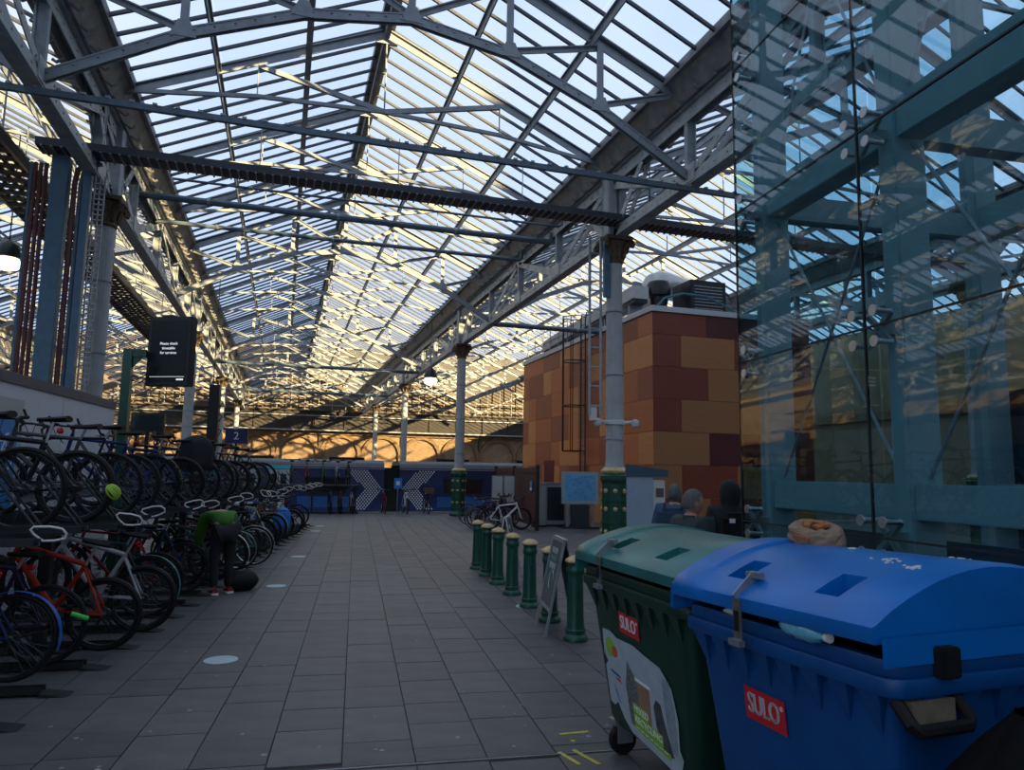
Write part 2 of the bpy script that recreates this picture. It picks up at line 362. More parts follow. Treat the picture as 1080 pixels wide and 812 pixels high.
CURVED = [(-.30, 8.36), (-.40, 8.3), (-.40, 8.2), (-.33, 8.14), (-.30, 8.18)]
bracket_me = MB().tube([(-.08, 0, 8.42), (-.24, 0, 8.44), (-.36, 0, 8.36), (-.42, 0, 8.40)], .03, 5).mesh('bracket', IRON_D)
for k, nm in ((0, 'middle'), (-1, 'left'), (1, 'right'), (2, 'farther right'), (-2, 'farthest left')):
    xm = X0 + BW * (k + .5); near = (k == 0)
    c = empty('ceiling', (xm, 0, 0), label='glazed pitched station roof bay, %s' % nm, kind='structure')
    # ridge
    MB().bx(-.16, .16, Y_A, Y_B, ZR - .06, ZR + .12).build('ridge_beam', IRON_D, c); MB().bx(-.05, .05, Y_A, Y_B, ZR - .26, ZR - .06).build('ridge_web', IRON_D, c)
    nb = int((Y_B - Y_A) / BAR); far_b = MB(); far_p = MB(); np_ = 0; nbar = 0
    for i in range(nb):
        y = Y_A + BAR * i
        for s in (-1, 1):
            rz = 0 if s > 0 else PI
            Mx = Matrix.Translation((s * hs, y, ZG)) @ Matrix.Rotation(PI - rz, 4, 'Z') @ Matrix.Rotation(-slope, 4, 'Y')
            if near and y > 8 and nbar < 196:
                o = link('glazing_bar', bar_me, c); o.matrix_local = Mx; nbar += 1
            else: far_b.add([Mx @ v_.co for v_ in bar_me.vertices], [tuple(p.vertices) for p in bar_me.polygons])
            Mp = Mx @ Matrix.Translation((0, (BAR / 2) * (-1 if s > 0 else 1), .005))
            for j in range(3):
                Mj = Mp @ Matrix.Translation((SL / 3 * j, 0, 0))
                if near and y > 8.4 and np_ < 300: o = link('glass_pane', pane_me, c); o.matrix_local = Mj; np_ += 1
                else: far_p.add([Mj @ v_.co for v_ in pane_me.vertices], [tuple(p.vertices) for p in pane_me.polygons])
    tag(far_b.build('distant_glazing_bars', BARM, c), kind='stuff'); tag(far_p.build('distant_glass_panes', ROOFGLASS, c), kind='stuff')
    for ti, y in enumerate(TY):
        if k in (2, -2) and y > 45: continue
        main = (ti - 4) % 4 == 0
        if main:
            t = link('truss', MT[0], c, (0, y, 0))
            for me in MT[1]: link('bottom_chord', me, t)
            for me in MT[2]: link('post', me, t)
            for me in MT[3]: link('gusset_plate', me, t)
            for me in MT[4]: link('diagonal', me, t)
        else:
            t = link('truss', LT[0], c, (0, y, 0)); link('tie', LT[1], t); link('strut', LT[2], t); link('strut', LT[2], t, None, (0, 0, PI))
            link('hanger_rod', LT[3], t)
            for s in (-1, 1): link('hanger_rod', LT[4], t, (s * LT[6], 0, 0))
            link('gusset_plate', LT[5], t)
    for ti, y in enumerate(TY[:-1]):
        if k in (2, -2) and y > 45: continue
        for dx, me in ((-H2 * .62, plain_me), (-H2 * .3, pur_me), (H2 * .3, plain_me), (H2 * .62, plain_me)):
            link('purlin', me, c, (dx, y, rafter_z(dx) + .02))
# valley gutters and lattice girders on the column lines
def girder_bay(y0, flip):
    m = MB(); zt, zb = 8.22, 7.08; a, b = ((0, y0 + .1, zb), (0, y0 + 3.2, zt)) if flip else ((0, y0 + .1, zt), (0, y0 + 3.2, zb))
    m.beam(a, b, .035, .2, (1, 0, 0)); return m
def flat_member(a, b, wd, name, m=None, rv=5):
    b_ = MB(); A, B_ = Vector(a), Vector(b); d = (B_ - A).normalized(); side = Vector((0, -d.z, d.y))
    for sx in (-.09, .09): b_.beam(A + Vector((sx, 0, 0)), B_ + Vector((sx, 0, 0)), .02, wd, side)
    for sx in (-.105, .105): rivets(b_, A, B_, rv, (sx, 0, 0))
    return b_.mesh(name, m or IRON_L)
DG = [flat_member((0, .1, 7.1), (0, 3.2, 8.2), .16, 'diagonal'), flat_member((0, .1, 8.2), (0, 3.2, 7.1), .16, 'diagonal')]
PO = MB().beam((-.08, 0, 7.05), (-.08, 0, 8.3), .1, .03, (1, 0, 0)).beam((.08, 0, 7.05), (.08, 0, 8.3), .1, .03, (1, 0, 0)).beam((0, 0, 7.05), (0, 0, 8.3), .16, .03, (0, 1, 0)).mesh('post', IRON)
GP = MB().bx(-.12, -.1, -.3, .3, 6.98, 7.3).bx(.1, .12, -.3, .3, 6.98, 7.3).mesh('gusset_plate', IRON_L)
BC = flat_member((0, 0, 7.05), (0, 3.3, 7.05), .2, 'bottom_chord', None, 9); TC = flat_member((0, 0, 8.27), (0, 3.3, 8.27), .24, 'top_chord', None, 9)
BCF = MB().bx(-.12, .12, 0, 3.3, 6.93, 6.95).mesh('flange', IRON); TCF = MB().bx(-.18, .18, 0, 3.3, 8.39, 8.41).mesh('flange', IRON)
GUT = MB().prism([(-HG - .02, 8.86), (-HG + .03, 8.86), (-.2, 8.47), (.2, 8.47), (HG - .03, 8.86), (HG + .02, 8.86), (HG + .02, 8.8), (.24, 8.42), (-.24, 8.42), (-HG - .02, 8.8)], 0, 3.3).mesh('gutter', IRON_D)
EDGE = MB().bx(-HG - .1, -HG, 0, 3.3, 8.78, 8.95).bx(HG, HG + .1, 0, 3.3, 8.78, 8.95).mesh('gutter_edge', IRON_D)
GIRD_N = {-2: 'farthest left', -1: 'left-hand outer', 0: 'left', 1: 'right', 2: 'right-hand outer'}
for k in (-2, -1, 0, 1, 2):
    g = empty('valley_girder', (X0 + BW * k, 0, 0), label='riveted lattice girder carrying the roof gutter on the %s column line' % GIRD_N[k], cat='girder', group='lattice girders under the roof valleys')
    for ti, y in enumerate(TY):
        if ti == len(TY) - 1: break
        if k in (-2, -1, 2) and y > 48: break
        gt = link('gutter', GUT, g, (0, y, 0)); link('gutter_edge', EDGE, gt)
        if k in (0, 1) and 7 < y < 40:
            for j in range(6):
                link('bracket', bracket_me, gt, (0, .28 + .55 * j, 0)); link('bracket', bracket_me, gt, (0, .28 + .55 * j, 0), (0, 0, PI))
        tc_ = link('top_chord', TC, g, (0, y, 0)); link('flange', TCF, tc_); bc_ = link('bottom_chord', BC, g, (0, y, 0)); link('flange', BCF, bc_)
        link('post', PO, g, (0, y, 0)); link('gusset_plate', GP, g, (0, y, 0)); link('diagonal', DG[ti % 2], g, (0, y, 0))

# ------------------------------------------------------------------ iron columns
fl = lambda a, z: 1 - .055 * abs(math.sin(a * 10))
SH = MB().lathe([(.215, 1.86), (.205, 1.95), (.19, 2.05), (.175, 6.45), (.17, 6.5)], 80, rfun=lambda a, z: fl(a, z) if 1.98 < z < 6.48 else 1).mesh('shaft', mat('pale_column_paint', (.36, .39, .40), .5, .0, var=.15, vscale=4), True)
RG = MB().lathe([(.185, -.02), (.2, -.015), (.2, .015), (.185, .02)], 24).mesh('ring', IRON)
PED = MB()
PED.lathe([(.36, 0), (.36, .1), (.31, .16), (.29, .22), (.29, 1.55), (.31, 1.6), (.33, 1.64), (.33, 1.72), (.29, 1.76), (.29, 1.8)], 8)
PEDm = PED.mesh('pedestal', GREEN)
PR = MB().lathe([(.28, 1.77), (.3, 1.8), (.3, 1.83), (.25, 1.87), (.23, 1.9)], 24).mesh('gold_ring', GOLD, True)
BOSS = MB().lathe([(.05, 0), (.05, .02), (.03, .035), (.0, .04)], 10).mesh('boss', GOLD, True)
BELT = MB().lathe([(.295, -.03), (.31, -.025), (.31, .025), (.295, .03)], 8).mesh('belt', GREEN)
CAPM = MB().lathe([(.19, 6.38), (.21, 6.42), (.19, 6.46), (.2, 6.6), (.23, 6.72), (.27, 6.8), (.30, 6.86), (.26, 6.9)], 20)
CAPM.bx(-.31, .31, -.31, .31, 6.88, 6.96); CAPm = CAPM.mesh('capital', RUST)
LEAF = MB().tube([(.2, 0, 6.5), (.235, 0, 6.62), (.26, 0, 6.72), (.31, 0, 6.75), (.33, 0, 6.70), (.31, 0, 6.66)], [.05, .06, .05, .045, .035, .02], 6).mesh('acanthus_leaf', RUST, True)
VOL = MB().tube([(.22 + .02, 0, 6.72), (.34, 0, 6.84), (.42, 0, 6.85), (.46, 0, 6.79), (.43, 0, 6.73), (.38, 0, 6.75), (.385, 0, 6.80)], .045, 6).mesh('volute', RUST, True)
STEMM = MB().bx(-.2, .2, -.2, -.17, 6.96, 8.4).bx(-.2, .2, .17, .2, 6.96, 8.4).bx(-.03, .03, -.2, .2, 6.96, 8.4).bx(-.2, -.17, -.13, .13, 6.96, 8.4).bx(.17, .2, -.13, .13, 6.96, 8.4).bx(-.16, .16, -.16, .16, 6.96, 8.4).mesh('stem', IRON)
KN = flat_member((0, .2, 6.98), (0, 1.5, 8.15), .15, 'knee_brace')
def column(x, y, label, detail=True, pedmat=True):
    c = empty('iron_column', (x, y, 0), label=label, cat='column', group='cast iron roof columns')
    link('shaft', SH, c); cp = link('capital', CAPm, c); link('stem', STEMM, c)
    pd = link('pedestal', PEDm, c); link('gold_ring', PR, c)
    for j in range(8): link('acanthus_leaf', LEAF, cp, None, (0, 0, j * PI / 4))
    for j in range(4): link('volute', VOL, cp, None, (0, 0, PI / 4 + j * PI / 2))
    for z in (2.5, 3.9, 5.3): link('ring', RG, c, (0, 0, z))
    for z in (.3, .75, 1.2): link('belt', BELT, pd, (0, 0, z))
    if detail:
        for z in (.55, 1.02, 1.4):
            for j in range(8):
                a = j * PI / 4 + PI / 8
                for off in (0,): link('boss', BOSS, pd, (.268 * math.cos(a) - off * math.sin(a), .268 * math.sin(a) + off * math.cos(a), z), (0, PI / 2, a))
    link('knee_brace', KN, c); link('knee_brace', KN, c, None, (0, 0, PI))
    return c
XR = X0 + BW
column(XR, 14.2, 'pale fluted iron column on a green pedestal carrying white security cameras')
column(XR, 28.6, 'slim fluted iron column on a green pedestal beside the parked bikes and train')
column(X0, 15.4, 'pale fluted iron column rising behind the white hoarding')
column(XR, 43, 'sunlit iron column beyond the train, right-hand line', False); column(XR, 57.4, 'farthest iron column of the right-hand line, near the arcade wall', False)
column(X0, 29.8, 'sunlit iron column behind the hanging screen', False); column(X0, 44.2, 'sunlit iron column beyond the train, left-hand line', False); column(X0, 58.6, 'farthest iron column of the left-hand line, near the arcade wall', False)
column(XR + BW, 14.2, 'iron column beyond the red panelled building, nearer one', False); column(XR + BW, 43, 'iron column beyond the train at far right', False)
column(X0 - BW, 29.8, 'iron column deep in the left roof bay', False); column(X0 - BW, 44.2, 'farther iron column deep in the left roof bay', False)

# ------------------------------------------------------------------ services in the roof
PIPE = mat('blue_grey_pipe', (.10, .14, .18), .45, .2, var=.2); REDP = mat('dark_red_pipe', (.13, .045, .045), .5, .1, var=.2)
tr = empty('cable_tray', (0, 13.8, 7.25), label='wide dark cable tray spanning the concourse in front of the columns', cat='cable tray')
MB().bx(-4.3, 17, -.2, .2, -.07, -.055).bx(-4.3, 17, -.22, -.19, -.07, .07).bx(-4.3, 17, .19, .22, -.07, .07).build('tray', mat('dark_tray', (.05, .055, .07), .5, .3, var=.2), tr)
for j in range(5): MB().tube([(-4.3, -.15 + .075 * j, -.03), (17, -.15 + .075 * j, -.03)], .03, 6).build('cable', REDP if j % 2 else BLACKP, tr)
clip = MB().bx(-.02, .02, -.24, .24, -.095, -.07).mesh('clip', STEEL)
for j in range(140): link('clip', clip, tr, (-4.2 + .15 * j, 0, 0), None, (.7, 1, 1))
for j in range(8): MB().tube([(-3.3 + 2.6 * j, 0, .1), (-3.3 + 2.6 * j, 0, 1.1)], .01, 5).build('hanger_rod', STEEL, tr)
pp = empty('conduit_pipe', (0, 10.85, 6.83), label='slim blue pipe with clips crossing under the nearest arched truss', cat='pipe')
MB().beam((-9, 0, 0), (17, 0, 0), .07, .09).build('pipe', PIPE, pp)
cl2 = MB().bx(-.03, .03, -.05, .05, .04, .07).mesh('clip', STEEL)
for j in range(80): link('clip', cl2, pp, (-8 + .3 * j, 0, 0))
for (y, z, a, b, r, l) in ((17.9, 8.02, -3.5, 6.6, .085, 'thick dark pipe crossing between the roof girders below the cable tray'), (20.2, 8.16, -3.5, 6.5, .06, 'thinner dark pipe crossing between the roof girders, behind the thick one'), (16.6, 8.0, -2.6, 6.4, .03, 'thin cable conduit crossing above the thick dark pipe'), (38, 7.0, -3.5, 6.7, .09, 'dark pipe crossing the sunlit roof bay, nearer of the two far ones'), (50, 6.9, -3.5, 6.7, .1, 'dark pipe crossing the sunlit roof bay, farther of the two far ones'), (24, 6.95, 6.8, 17, .09, 'dark pipe crossing above the red panelled building')):
    p = empty('roof_pipe', (0, y, z), label=l, cat='pipe'); MB().tube([(a, 0, 0), (b, 0, 0), (b + .08, 0, .05), (b + .1, 0, .25)], r, 8).build('pipe', PIPE, p, True)
    for xx in range(int(a) + 1, int(b) + 1, 3): MB().lathe([(r + .01, -.04), (r + .02, -.03), (r + .02, .03), (r + .01, .04)], 8, (xx, 0, 0), 'x').build('collar', STEEL, p)
# cable ladder running along the left bay
cr = empty('cable_ladder', (-5.05, 8, 7.0), label='broad dark cable ladder running along the left roof bay', cat='cable tray')
MB().bx(-.5, -.44, 0, 30, -.08, .1).build('rail', BLACKP, cr); MB().bx(.44, .5, 0, 30, -.08, .1).build('rail', BLACKP, cr)
rung = MB().bx(-.45, .45, -.09, .09, -.05, -.02).mesh('rung', mat('rung_brown', (.06, .045, .04), .7))
for j in range(84): link('rung', rung, cr, (0, .18 + .355 * j, 0))
for j in range(5): MB().tube([(-.35 + .17 * j, 0, .01), (-.35 + .17 * j, 30, .01)], .035, 6).build('cable', BLACKP, cr)
for j in range(8):
    MB().bx(-.48, -.46, 1 + 4 * j, 1.03 + 4 * j, .1, 1.9).build('hanger_rod', STEEL, cr); MB().bx(.46, .48, 1 + 4 * j, 1.03 + 4 * j, .1, 1.9).build('hanger_rod', STEEL, cr)
# cable riser beside the left column
rs = empty('cable_riser', (-3.95, 14.0, 0), label='tall blue steel cable riser with red pipes behind the hoarding', cat='cable riser')
BL = mat('blue_steel', (.07, .14, .21), .45, .2, var=.12)
MB().bx(-.16, .1, -.12, .12, 0, 7.15).build('main_post', BL, rs)
MB().bx(.33, .45, -.06, .1, 0, 7.0).build('back_post', BL, rs); MB().bx(-.5, -.46, -.05, .1, 0, 7.0).build('back_post', BL, rs)
for xx in (-.42, -.34, -.26): MB().tube([(xx, -.02, 0), (xx, -.02, 7.0)], .035, 8).build('pipe', REDP, rs, True)
MB().tube([(.19, 0, 0), (.19, 0, 6.7), (.22, 0, 6.95), (.32, 0, 7.1), (.55, 0, 7.18)], .045, 8).build('pipe', REDP, rs, True)
MB().tube([(.28, 0, 0), (.28, 0, 6.7), (.31, 0, 6.9), (.4, 0, 7.05), (.6, 0, 7.12)], .035, 8).build('pipe', PIPE, rs, True)
lad = MB(); 
for xx in (.5, .58, .66): lad.tube([(xx, .02, 0), (xx, .02, 6.9)], .016, 6)
lad.build('rail', STEEL, rs)
lr = MB().bx(.49, .67, -.01, .01, -.012, .012).mesh('rung', STEEL)
for j in range(70): link('rung', lr, rs, (0, .0, .2 + .095 * j))
# globe lamps
LAMPW = mat('lit_lamp_glass', (1, .78, .42), .3, emit=5)
LAMPS = mat('lit_small_lamp', (1, .9, .7), .3, emit=4)
def pendant(p, top, r, label, m):
    o = empty('pendant_lamp', p, label=label, cat='lamp', group='pendant lamps under the roof')
    MB().lathe([(.01, .2 * r / .2), (r * .95, -.45 * r), (r, -.55 * r), (r * .8, -1.0 * r), (r * .3, -1.2 * r)], 18).build('bowl', m, o, True)
    MB().lathe([(r * .25, 1.3 * r), (r * .7, .9 * r), (r * .95, .2 * r), (r * .95, -.2 * r)], 16).build('housing', BLACKP, o, True); MB().tube([(0, 0, r), (0, 0, top - p[2])], .015, 5).build('rod', BLACKP, o)
pendant((-5.85, 17.6, 6.2), 9.0, .26, 'lit bowl pendant lamp hanging in the left bay beside the cable riser', LAMPW)
pendant((5.95, 30.8, 5.85), 8.8, .3, 'lit white pendant lamp beside the distant column', LAMPS)
pendant((-2.2, 24.2, 4.0), 7.85, .12, 'small lit pendant lamp behind the bike racks', LAMPS)
pendant((XR + .95, 14.3, 7.55), 8.8, .16, 'small dark pendant lamp right of the camera column', BLACKP)

# ------------------------------------------------------------------ white hoarding with bike sign
ho = empty('hoarding', UV(-4.05, 0), RZ, label='white panelled hoarding wall behind the two-tier bike rack', cat='hoarding')
HW = mat('hoarding_white', (.58, .60, .66), .55, 0, var=.06, vscale=1.5)
v0 = 1.6
while v0 < 13.3:
    v1 = min(v0 + 2.4, 13.4); MB().bx(-.04, 0, v0 + .008, v1 - .008, .02, 2.72).build('panel', HW, ho); v0 = v1
MB().bx(-.07, .02, 1.6, 13.4, 2.72, 2.85).build('capping', mat('hoarding_cap', (.10, .10, .11), .6), ho)
MB().bx(-.12, -.045, 1.6, 13.4, 0, 2.7).build('back_frame', IRON_D, ho)
sg = empty('bike_sign', UV(-4.04, 9.9), RZ, label='white framed sign with blue panel and white bicycle symbol on the hoarding', cat='sign')
MB().bx(0, .03, -2.2, 0, 1.0, 2.54).build('frame', mat('sign_white', (.42, .45, .46), .5), sg, bevel=.006)
MB().bx(.03, .036, -2.1, -.14, 1.03, 2.3).build('blue_panel', mat('sign_blue', (.015, .22, .55), .45), sg)
sy = MB()
def ring(m, c, r, t, n=24, x=.038):
    for i in range(n):
        a, b = 2 * PI * i / n, 2 * PI * (i + 1) / n; m.beam((x, c[0] + r * math.cos(a), c[1] + r * math.sin(a)), (x, c[0] + r * math.cos(b), c[1] + r * math.sin(b)), t, .004, (1, 0, 0))
for s0_ in (0,):
    ring(sy, (-.36, 1.82), .13, .022); ring(sy, (-.78, 1.82), .13, .022)
    for a, b in (((-.78, 1.82), (-.66, 2.02)), ((-.66, 2.02), (-.43, 2.04)), ((-.43, 2.04), (-.58, 1.82)), ((-.58, 1.82), (-.78, 1.82)), ((-.58, 1.82), (-.68, 2.07)), ((-.36, 1.82), (-.44, 2.10)), ((-.44, 2.10), (-.36, 2.12)), ((-.74, 2.08), (-.62, 2.08))): sy.beam((.038, *a), (.038, *b), .022, .004, (1, 0, 0))
sy.build('bicycle_symbol', WHITE, sg)

# ------------------------------------------------------------------ bicycles
TYRE = BLACK; RIMB = mat('dark_rim', (.05, .05, .055), .35, .6); SPK = mat('spoke_steel', (.10, .10, .11), .35, .8)
WR = .34
def wheel_meshes(tag_, tr_, rim):
    t = MB().tube([((WR - tr_) * math.cos(2 * PI * i / 36), 0, (WR - tr_) * math.sin(2 * PI * i / 36)) for i in range(36)], tr_, 7, True).mesh('tyre', TYRE, True)
    r = MB().tube([((WR - tr_ * 2.1) * math.cos(2 * PI * i / 36), 0, (WR - tr_ * 2.1) * math.sin(2 * PI * i / 36)) for i in range(36)], .012, 5, True).mesh('rim', rim, True)
    s = MB()
    for i in range(28):
        a = 2 * PI * i / 28; off = .03 if i % 2 else -.03; a2 = a + (.5 if i % 4 < 2 else -.5)
        s.tube([(.022 * math.cos(a2), off, .022 * math.sin(a2)), ((WR - tr_ * 2.1) * math.cos(a), 0, (WR - tr_ * 2.1) * math.sin(a))], .0018, 3, cap=False)
    s.lathe([(.016, -.055), (.024, -.04), (.015, -.02), (.015, .02), (.024, .04), (.016, .055)], 10, axis='y')
    return t, r, s.mesh('spokes', SPK)
WH = {'fat': wheel_meshes('fat', .027, RIMB), 'thin': wheel_meshes('thin', .016, CHROME), 'mid': wheel_meshes('mid', .02, RIMB)}
def frame_mesh(style):
    m = MB(); BBp = (.43, 0, .29)
    SCp = {'mtb': (.285, 0, .74), 'road': (.27, 0, .84), 'step': (.27, 0, .80), 'hybrid': (.28, 0, .80)}[style]
    HT = {'mtb': (.865, 0, .85), 'road': (.855, 0, .88), 'step': (.85, 0, .93), 'hybrid': (.86, 0, .90)}[style]; HB = (.90, 0, .71)
    sp = (SCp[0] - .045, 0, SCp[2] + (.19 if style == 'mtb' else .1)); R_ = {'mtb': .026, 'road': .017, 'step': .019, 'hybrid': .021}[style]
    m.tube([BBp, SCp], R_ * .85); m.tube([HT, HB], R_ * 1.05)
    if style == 'step':
        m.tube([(.40, 0, .43), (.6, 0, .47), (.78, 0, .66), (HT[0] + .01, 0, HT[2] - .08)], R_); m.tube([BBp, (.58, 0, .36), (.76, 0, .54), HB], R_)
    else: m.tube([SCp, (HT[0] + .012, 0, HT[2] - .05)], R_ * .9); m.tube([BBp, HB], R_ * 1.15)
    for s in (-1, 1):
        m.tube([(.41, s * .03, .29), (0, s * .065, WR)], R_ * .5, 6); m.tube([(SCp[0] - .005, s * .02, SCp[2] - .03), (0, s * .065, WR)], R_ * .45, 6)
    fk = MB()
    for s in (-1, 1): fk.tube([(.905, s * .035, .70), (.94, s * .055, .62), (1.02, s * .055, .40), (1.05, s * .055, WR)], [R_ * .8, R_ * .75, R_ * .6, R_ * .5], 7)
    fk.tube([(.903, -.05, .70), (.903, .05, .70)], R_ * .8, 7)
    st = MB().tube([SCp, sp], .0135, 8)
    return m.mesh('frame', None, True), fk.mesh('fork', None, True), st.mesh('seat_post', CHROME, True), sp, HT
def saddle_mesh():
    m = MB(); rows = []
    for i in range(9):
        t = i / 8; x = -.13 + .27 * t; wd = .075 * (1 - t) ** .8 + .018 + (.0 if t < .9 else -.008); hh = .03 - .012 * t
        rows.append([(x, wd * math.cos(a), .02 + hh * math.sin(a) + .012 * (1 - t) ** 2) for a in [PI * 2 * j / 10 for j in range(10)]])
    m.grid(rows, True); m.add(rows[0], [tuple(range(10))]); m.add(rows[-1], [tuple(range(10))]); return m.mesh('saddle', BLACK, True)
SAD = saddle_mesh()
def bars(style):
    m = MB(); g = MB()
    if style == 'drop':
        for s in (-1, 1): m.tube([(0, 0, 0), (0, s * .18, 0), (.06, s * .21, 0), (.1, s * .21, -.03), (.09, s * .215, -.11), (.0, s * .215, -.14)], .013, 7); g.tube([(.07, s * .21, 0), (.13, s * .21, .06)], .02, 6)
    elif style == 'flat':
        m.tube([(0, -.3, .02), (.02, -.1, 0), (.02, .1, 0), (0, .3, .02)], .013, 7)
        for s in (-1, 1): g.tube([(0, s * .31, .02), (.01, s * .2, .012)], .019, 7); g.tube([(.02, s * .2, .01), (.07, s * .22, -.03), (.06, s * .28, -.04)], .007, 5); g.tube([(.015, s * .31, .02), (.05, s * .315, .1)], .013, 6)
    else:
        m.tube([(-.2, -.28, .0), (-.06, -.24, .05), (.03, -.08, .04), (.03, .08, .04), (-.06, .24, .05), (-.2, .28, .0)], .012, 7)
        for s in (-1, 1): g.tube([(-.21, s * .282, -.003), (-.1, s * .257, .035)], .018, 7); g.tube([(-.05, s * .23, .03), (-.16, s * .25, -.03)], .006, 5)
    # cables
    for s in (-1, 1): g.tube([(.03, s * .15, .01), (.12, s * .1, .0), (.1, s * .02, -.12), (.03, 0, -.2)], .004, 4)
    return m.mesh('handlebar', BLACKP, True), g.mesh('grips', BLACK, True)
BARS = {k: bars(k) for k in ('drop', 'flat', 'swept')}
CRK = MB().lathe([(.09, -.062), (.1, -.06), (.1, -.056), (.09, -.054)], 24, (.43, 0, .29), 'y').tube([(.43, -.07, .29), (.56, -.075, .21)], .012, 6).tube([(.43, .06, .29), (.30, .065, .37)], .012, 6).mesh('crank', STEEL, True)
PDL = MB().box((.56, -.115, .21), (.09, .07, .022)).box((.30, .105, .37), (.09, .07, .022)).mesh('pedals', BLACK)
CHN = MB().beam((.43, -.058, .387), (0, -.05, .38), .006, .012).beam((.43, -.058, .193), (.04, -.05, .25), .006, .012).lathe([(.035, -.05), (.05, -.045), (.042, -.03)], 14, (0, 0, WR), 'y').tube([(0, -.05, .34), (.03, -.06, .28), (.05, -.055, .22)], .012, 5).mesh('chain', mat('oily_chain', (.06, .055, .05), .4, .7))
def mudguard(cx, a0, a1):
    rows = []
    for i in range(19):
        a = math.radians(a0 + (a1 - a0) * i / 18); rows.append([(cx + (WR + .018 + (.004 if abs(y) < .01 else 0)) * math.cos(a), y, WR + (WR + .018 + (.004 if abs(y) < .01 else 0)) * math.sin(a)) for y in (-.028, -.015, 0, .015, .028)] )
    return MB().grid(rows).mesh('mudguard', None, True)
MGR, MGF = mudguard(0, 20, 195), mudguard(1.05, -10, 130)
RACKM = MB().tube([(-.3, -.06, .74), (.2, -.06, .74), (.24, 0, .74), (.2, .06, .74), (-.3, .06, .74)], .007, 5, True).tube([(-.1, -.06, .74), (0, -.07, .36)], .006, 5).tube([(-.1, .06, .74), (0, .07, .36)], .006, 5).tube([(-.15, -.06, .74), (-.15, .06, .74)], .006, 5).tube([(.05, -.06, .74), (.05, .06, .74)], .006, 5).mesh('luggage_rack', BLACKP)
LIGHT = MB().lathe([(.02, 0), (.028, .02), (.028, .04), (.01, .05)], 10, axis='x').mesh('rear_light', mat('red_lens', (.45, .01, .01), .25))
BASK = MB()
for i in range(5): BASK.tube([(-.15 - .01 * i, -.17 - .01 * i, .05 * i), (.15, -.17 - .01 * i, .05 * i), (.15, .17 + .01 * i, .05 * i), (-.15 - .01 * i, .17 + .01 * i, .05 * i)], .01, 5, True)
for j in range(10):
    y = -.17 + .34 * j / 9; BASK.tube([(-.15, y, 0), (-.19, y * 1.1, .2)], .007, 4); BASK.tube([(.15, y, 0), (.15, y * 1.1, .2)], .007, 4)
BASK.bx(-.15, .15, -.17, .17, -.01, 0); BASKm = BASK.mesh('basket', mat('wicker', (.16, .085, .035), .8, var=.3, vscale=40))
FR = {s: frame_mesh(s) for s in ('mtb', 'road', 'step', 'hybrid')}
def paint(name, c): return mat('bike_paint_' + name, c, .45, 0, spec=.2)
PAINTS = dict(red=(.38, .028, .01), crimson=(.2, .008, .018), silver=(.42, .44, .46), black=(.012, .013, .016), white=(.62, .64, .66), navy=(.015, .03, .12), blue=(.02, .12, .5), teal=(.03, .2, .22), purple=(.035, .015, .06), grey=(.06, .065, .07), green=(.02, .12, .05), brown=(.15, .07, .03))
def bicycle(loc, rz, style, colr, label, group, wheels='mid', bar='flat', guards=False, guard_col='black', rack=False, basket=False, lean=0., pitch=0.):
    b = empty('bicycle', loc, rz, label, 'bicycle', group); b.rotation_euler = (lean, -pitch, rz)
    fm, fk, sp, spos, ht = FR[style]
    for nm, me in (('frame', fm), ('fork', fk)):
        o = link(nm, me, b)
        if not me.materials: me.materials.append(None)
        o.material_slots[0].link = 'OBJECT'; o.material_slots[0].material = paint(colr, PAINTS[colr])
    link('seat_post', sp, b); link('saddle', SAD, b, spos)
    st = random.uniform(-.18, .18)
    hb = link('handlebar', BARS[bar][0], b, (ht[0] + (.06 if bar != 'swept' else .02), 0, ht[2] + .09), (0, 0, st)); link('grips', BARS[bar][1], hb)
    link('stem', MB_STEM, b, (ht[0], 0, ht[2]))
    for x in (0, 1.05):
        ty = link('wheel', WH[wheels][0], b, (x, 0, WR), (0, random.uniform(0, 6), 0)); link('rim', WH[wheels][1], ty); link('spokes', WH[wheels][2], ty)
    link('crank', CRK, b); link('pedals', PDL, b); link('chain', CHN, b)
    if guards:
        for me in (MGR, MGF):
            if not me.materials: me.materials.append(None)
            o = link('mudguard', me, b); o.material_slots[0].link = 'OBJECT'; o.material_slots[0].material = paint(guard_col, PAINTS[guard_col])
    if rack: link('luggage_rack', RACKM, b)
    if random.random() < .22: link('rear_light', LIGHT, b, (spos[0] - .04, 0, spos[2] - .08), (0, 0, PI))
    if basket: link('basket', BASKm, b, (1.08, 0, .86))
    return b
MB_STEM = MB().tube([(0, 0, 0), (-.01, 0, .08), (.065, 0, .1)], .016, 7).mesh('stem', BLACKP, True)
GL, GU = 'bikes in the lower tier of the long rack', 'bikes in the upper tier of the long rack'
def urow(v): return -2.42 + (v - 7) * .055
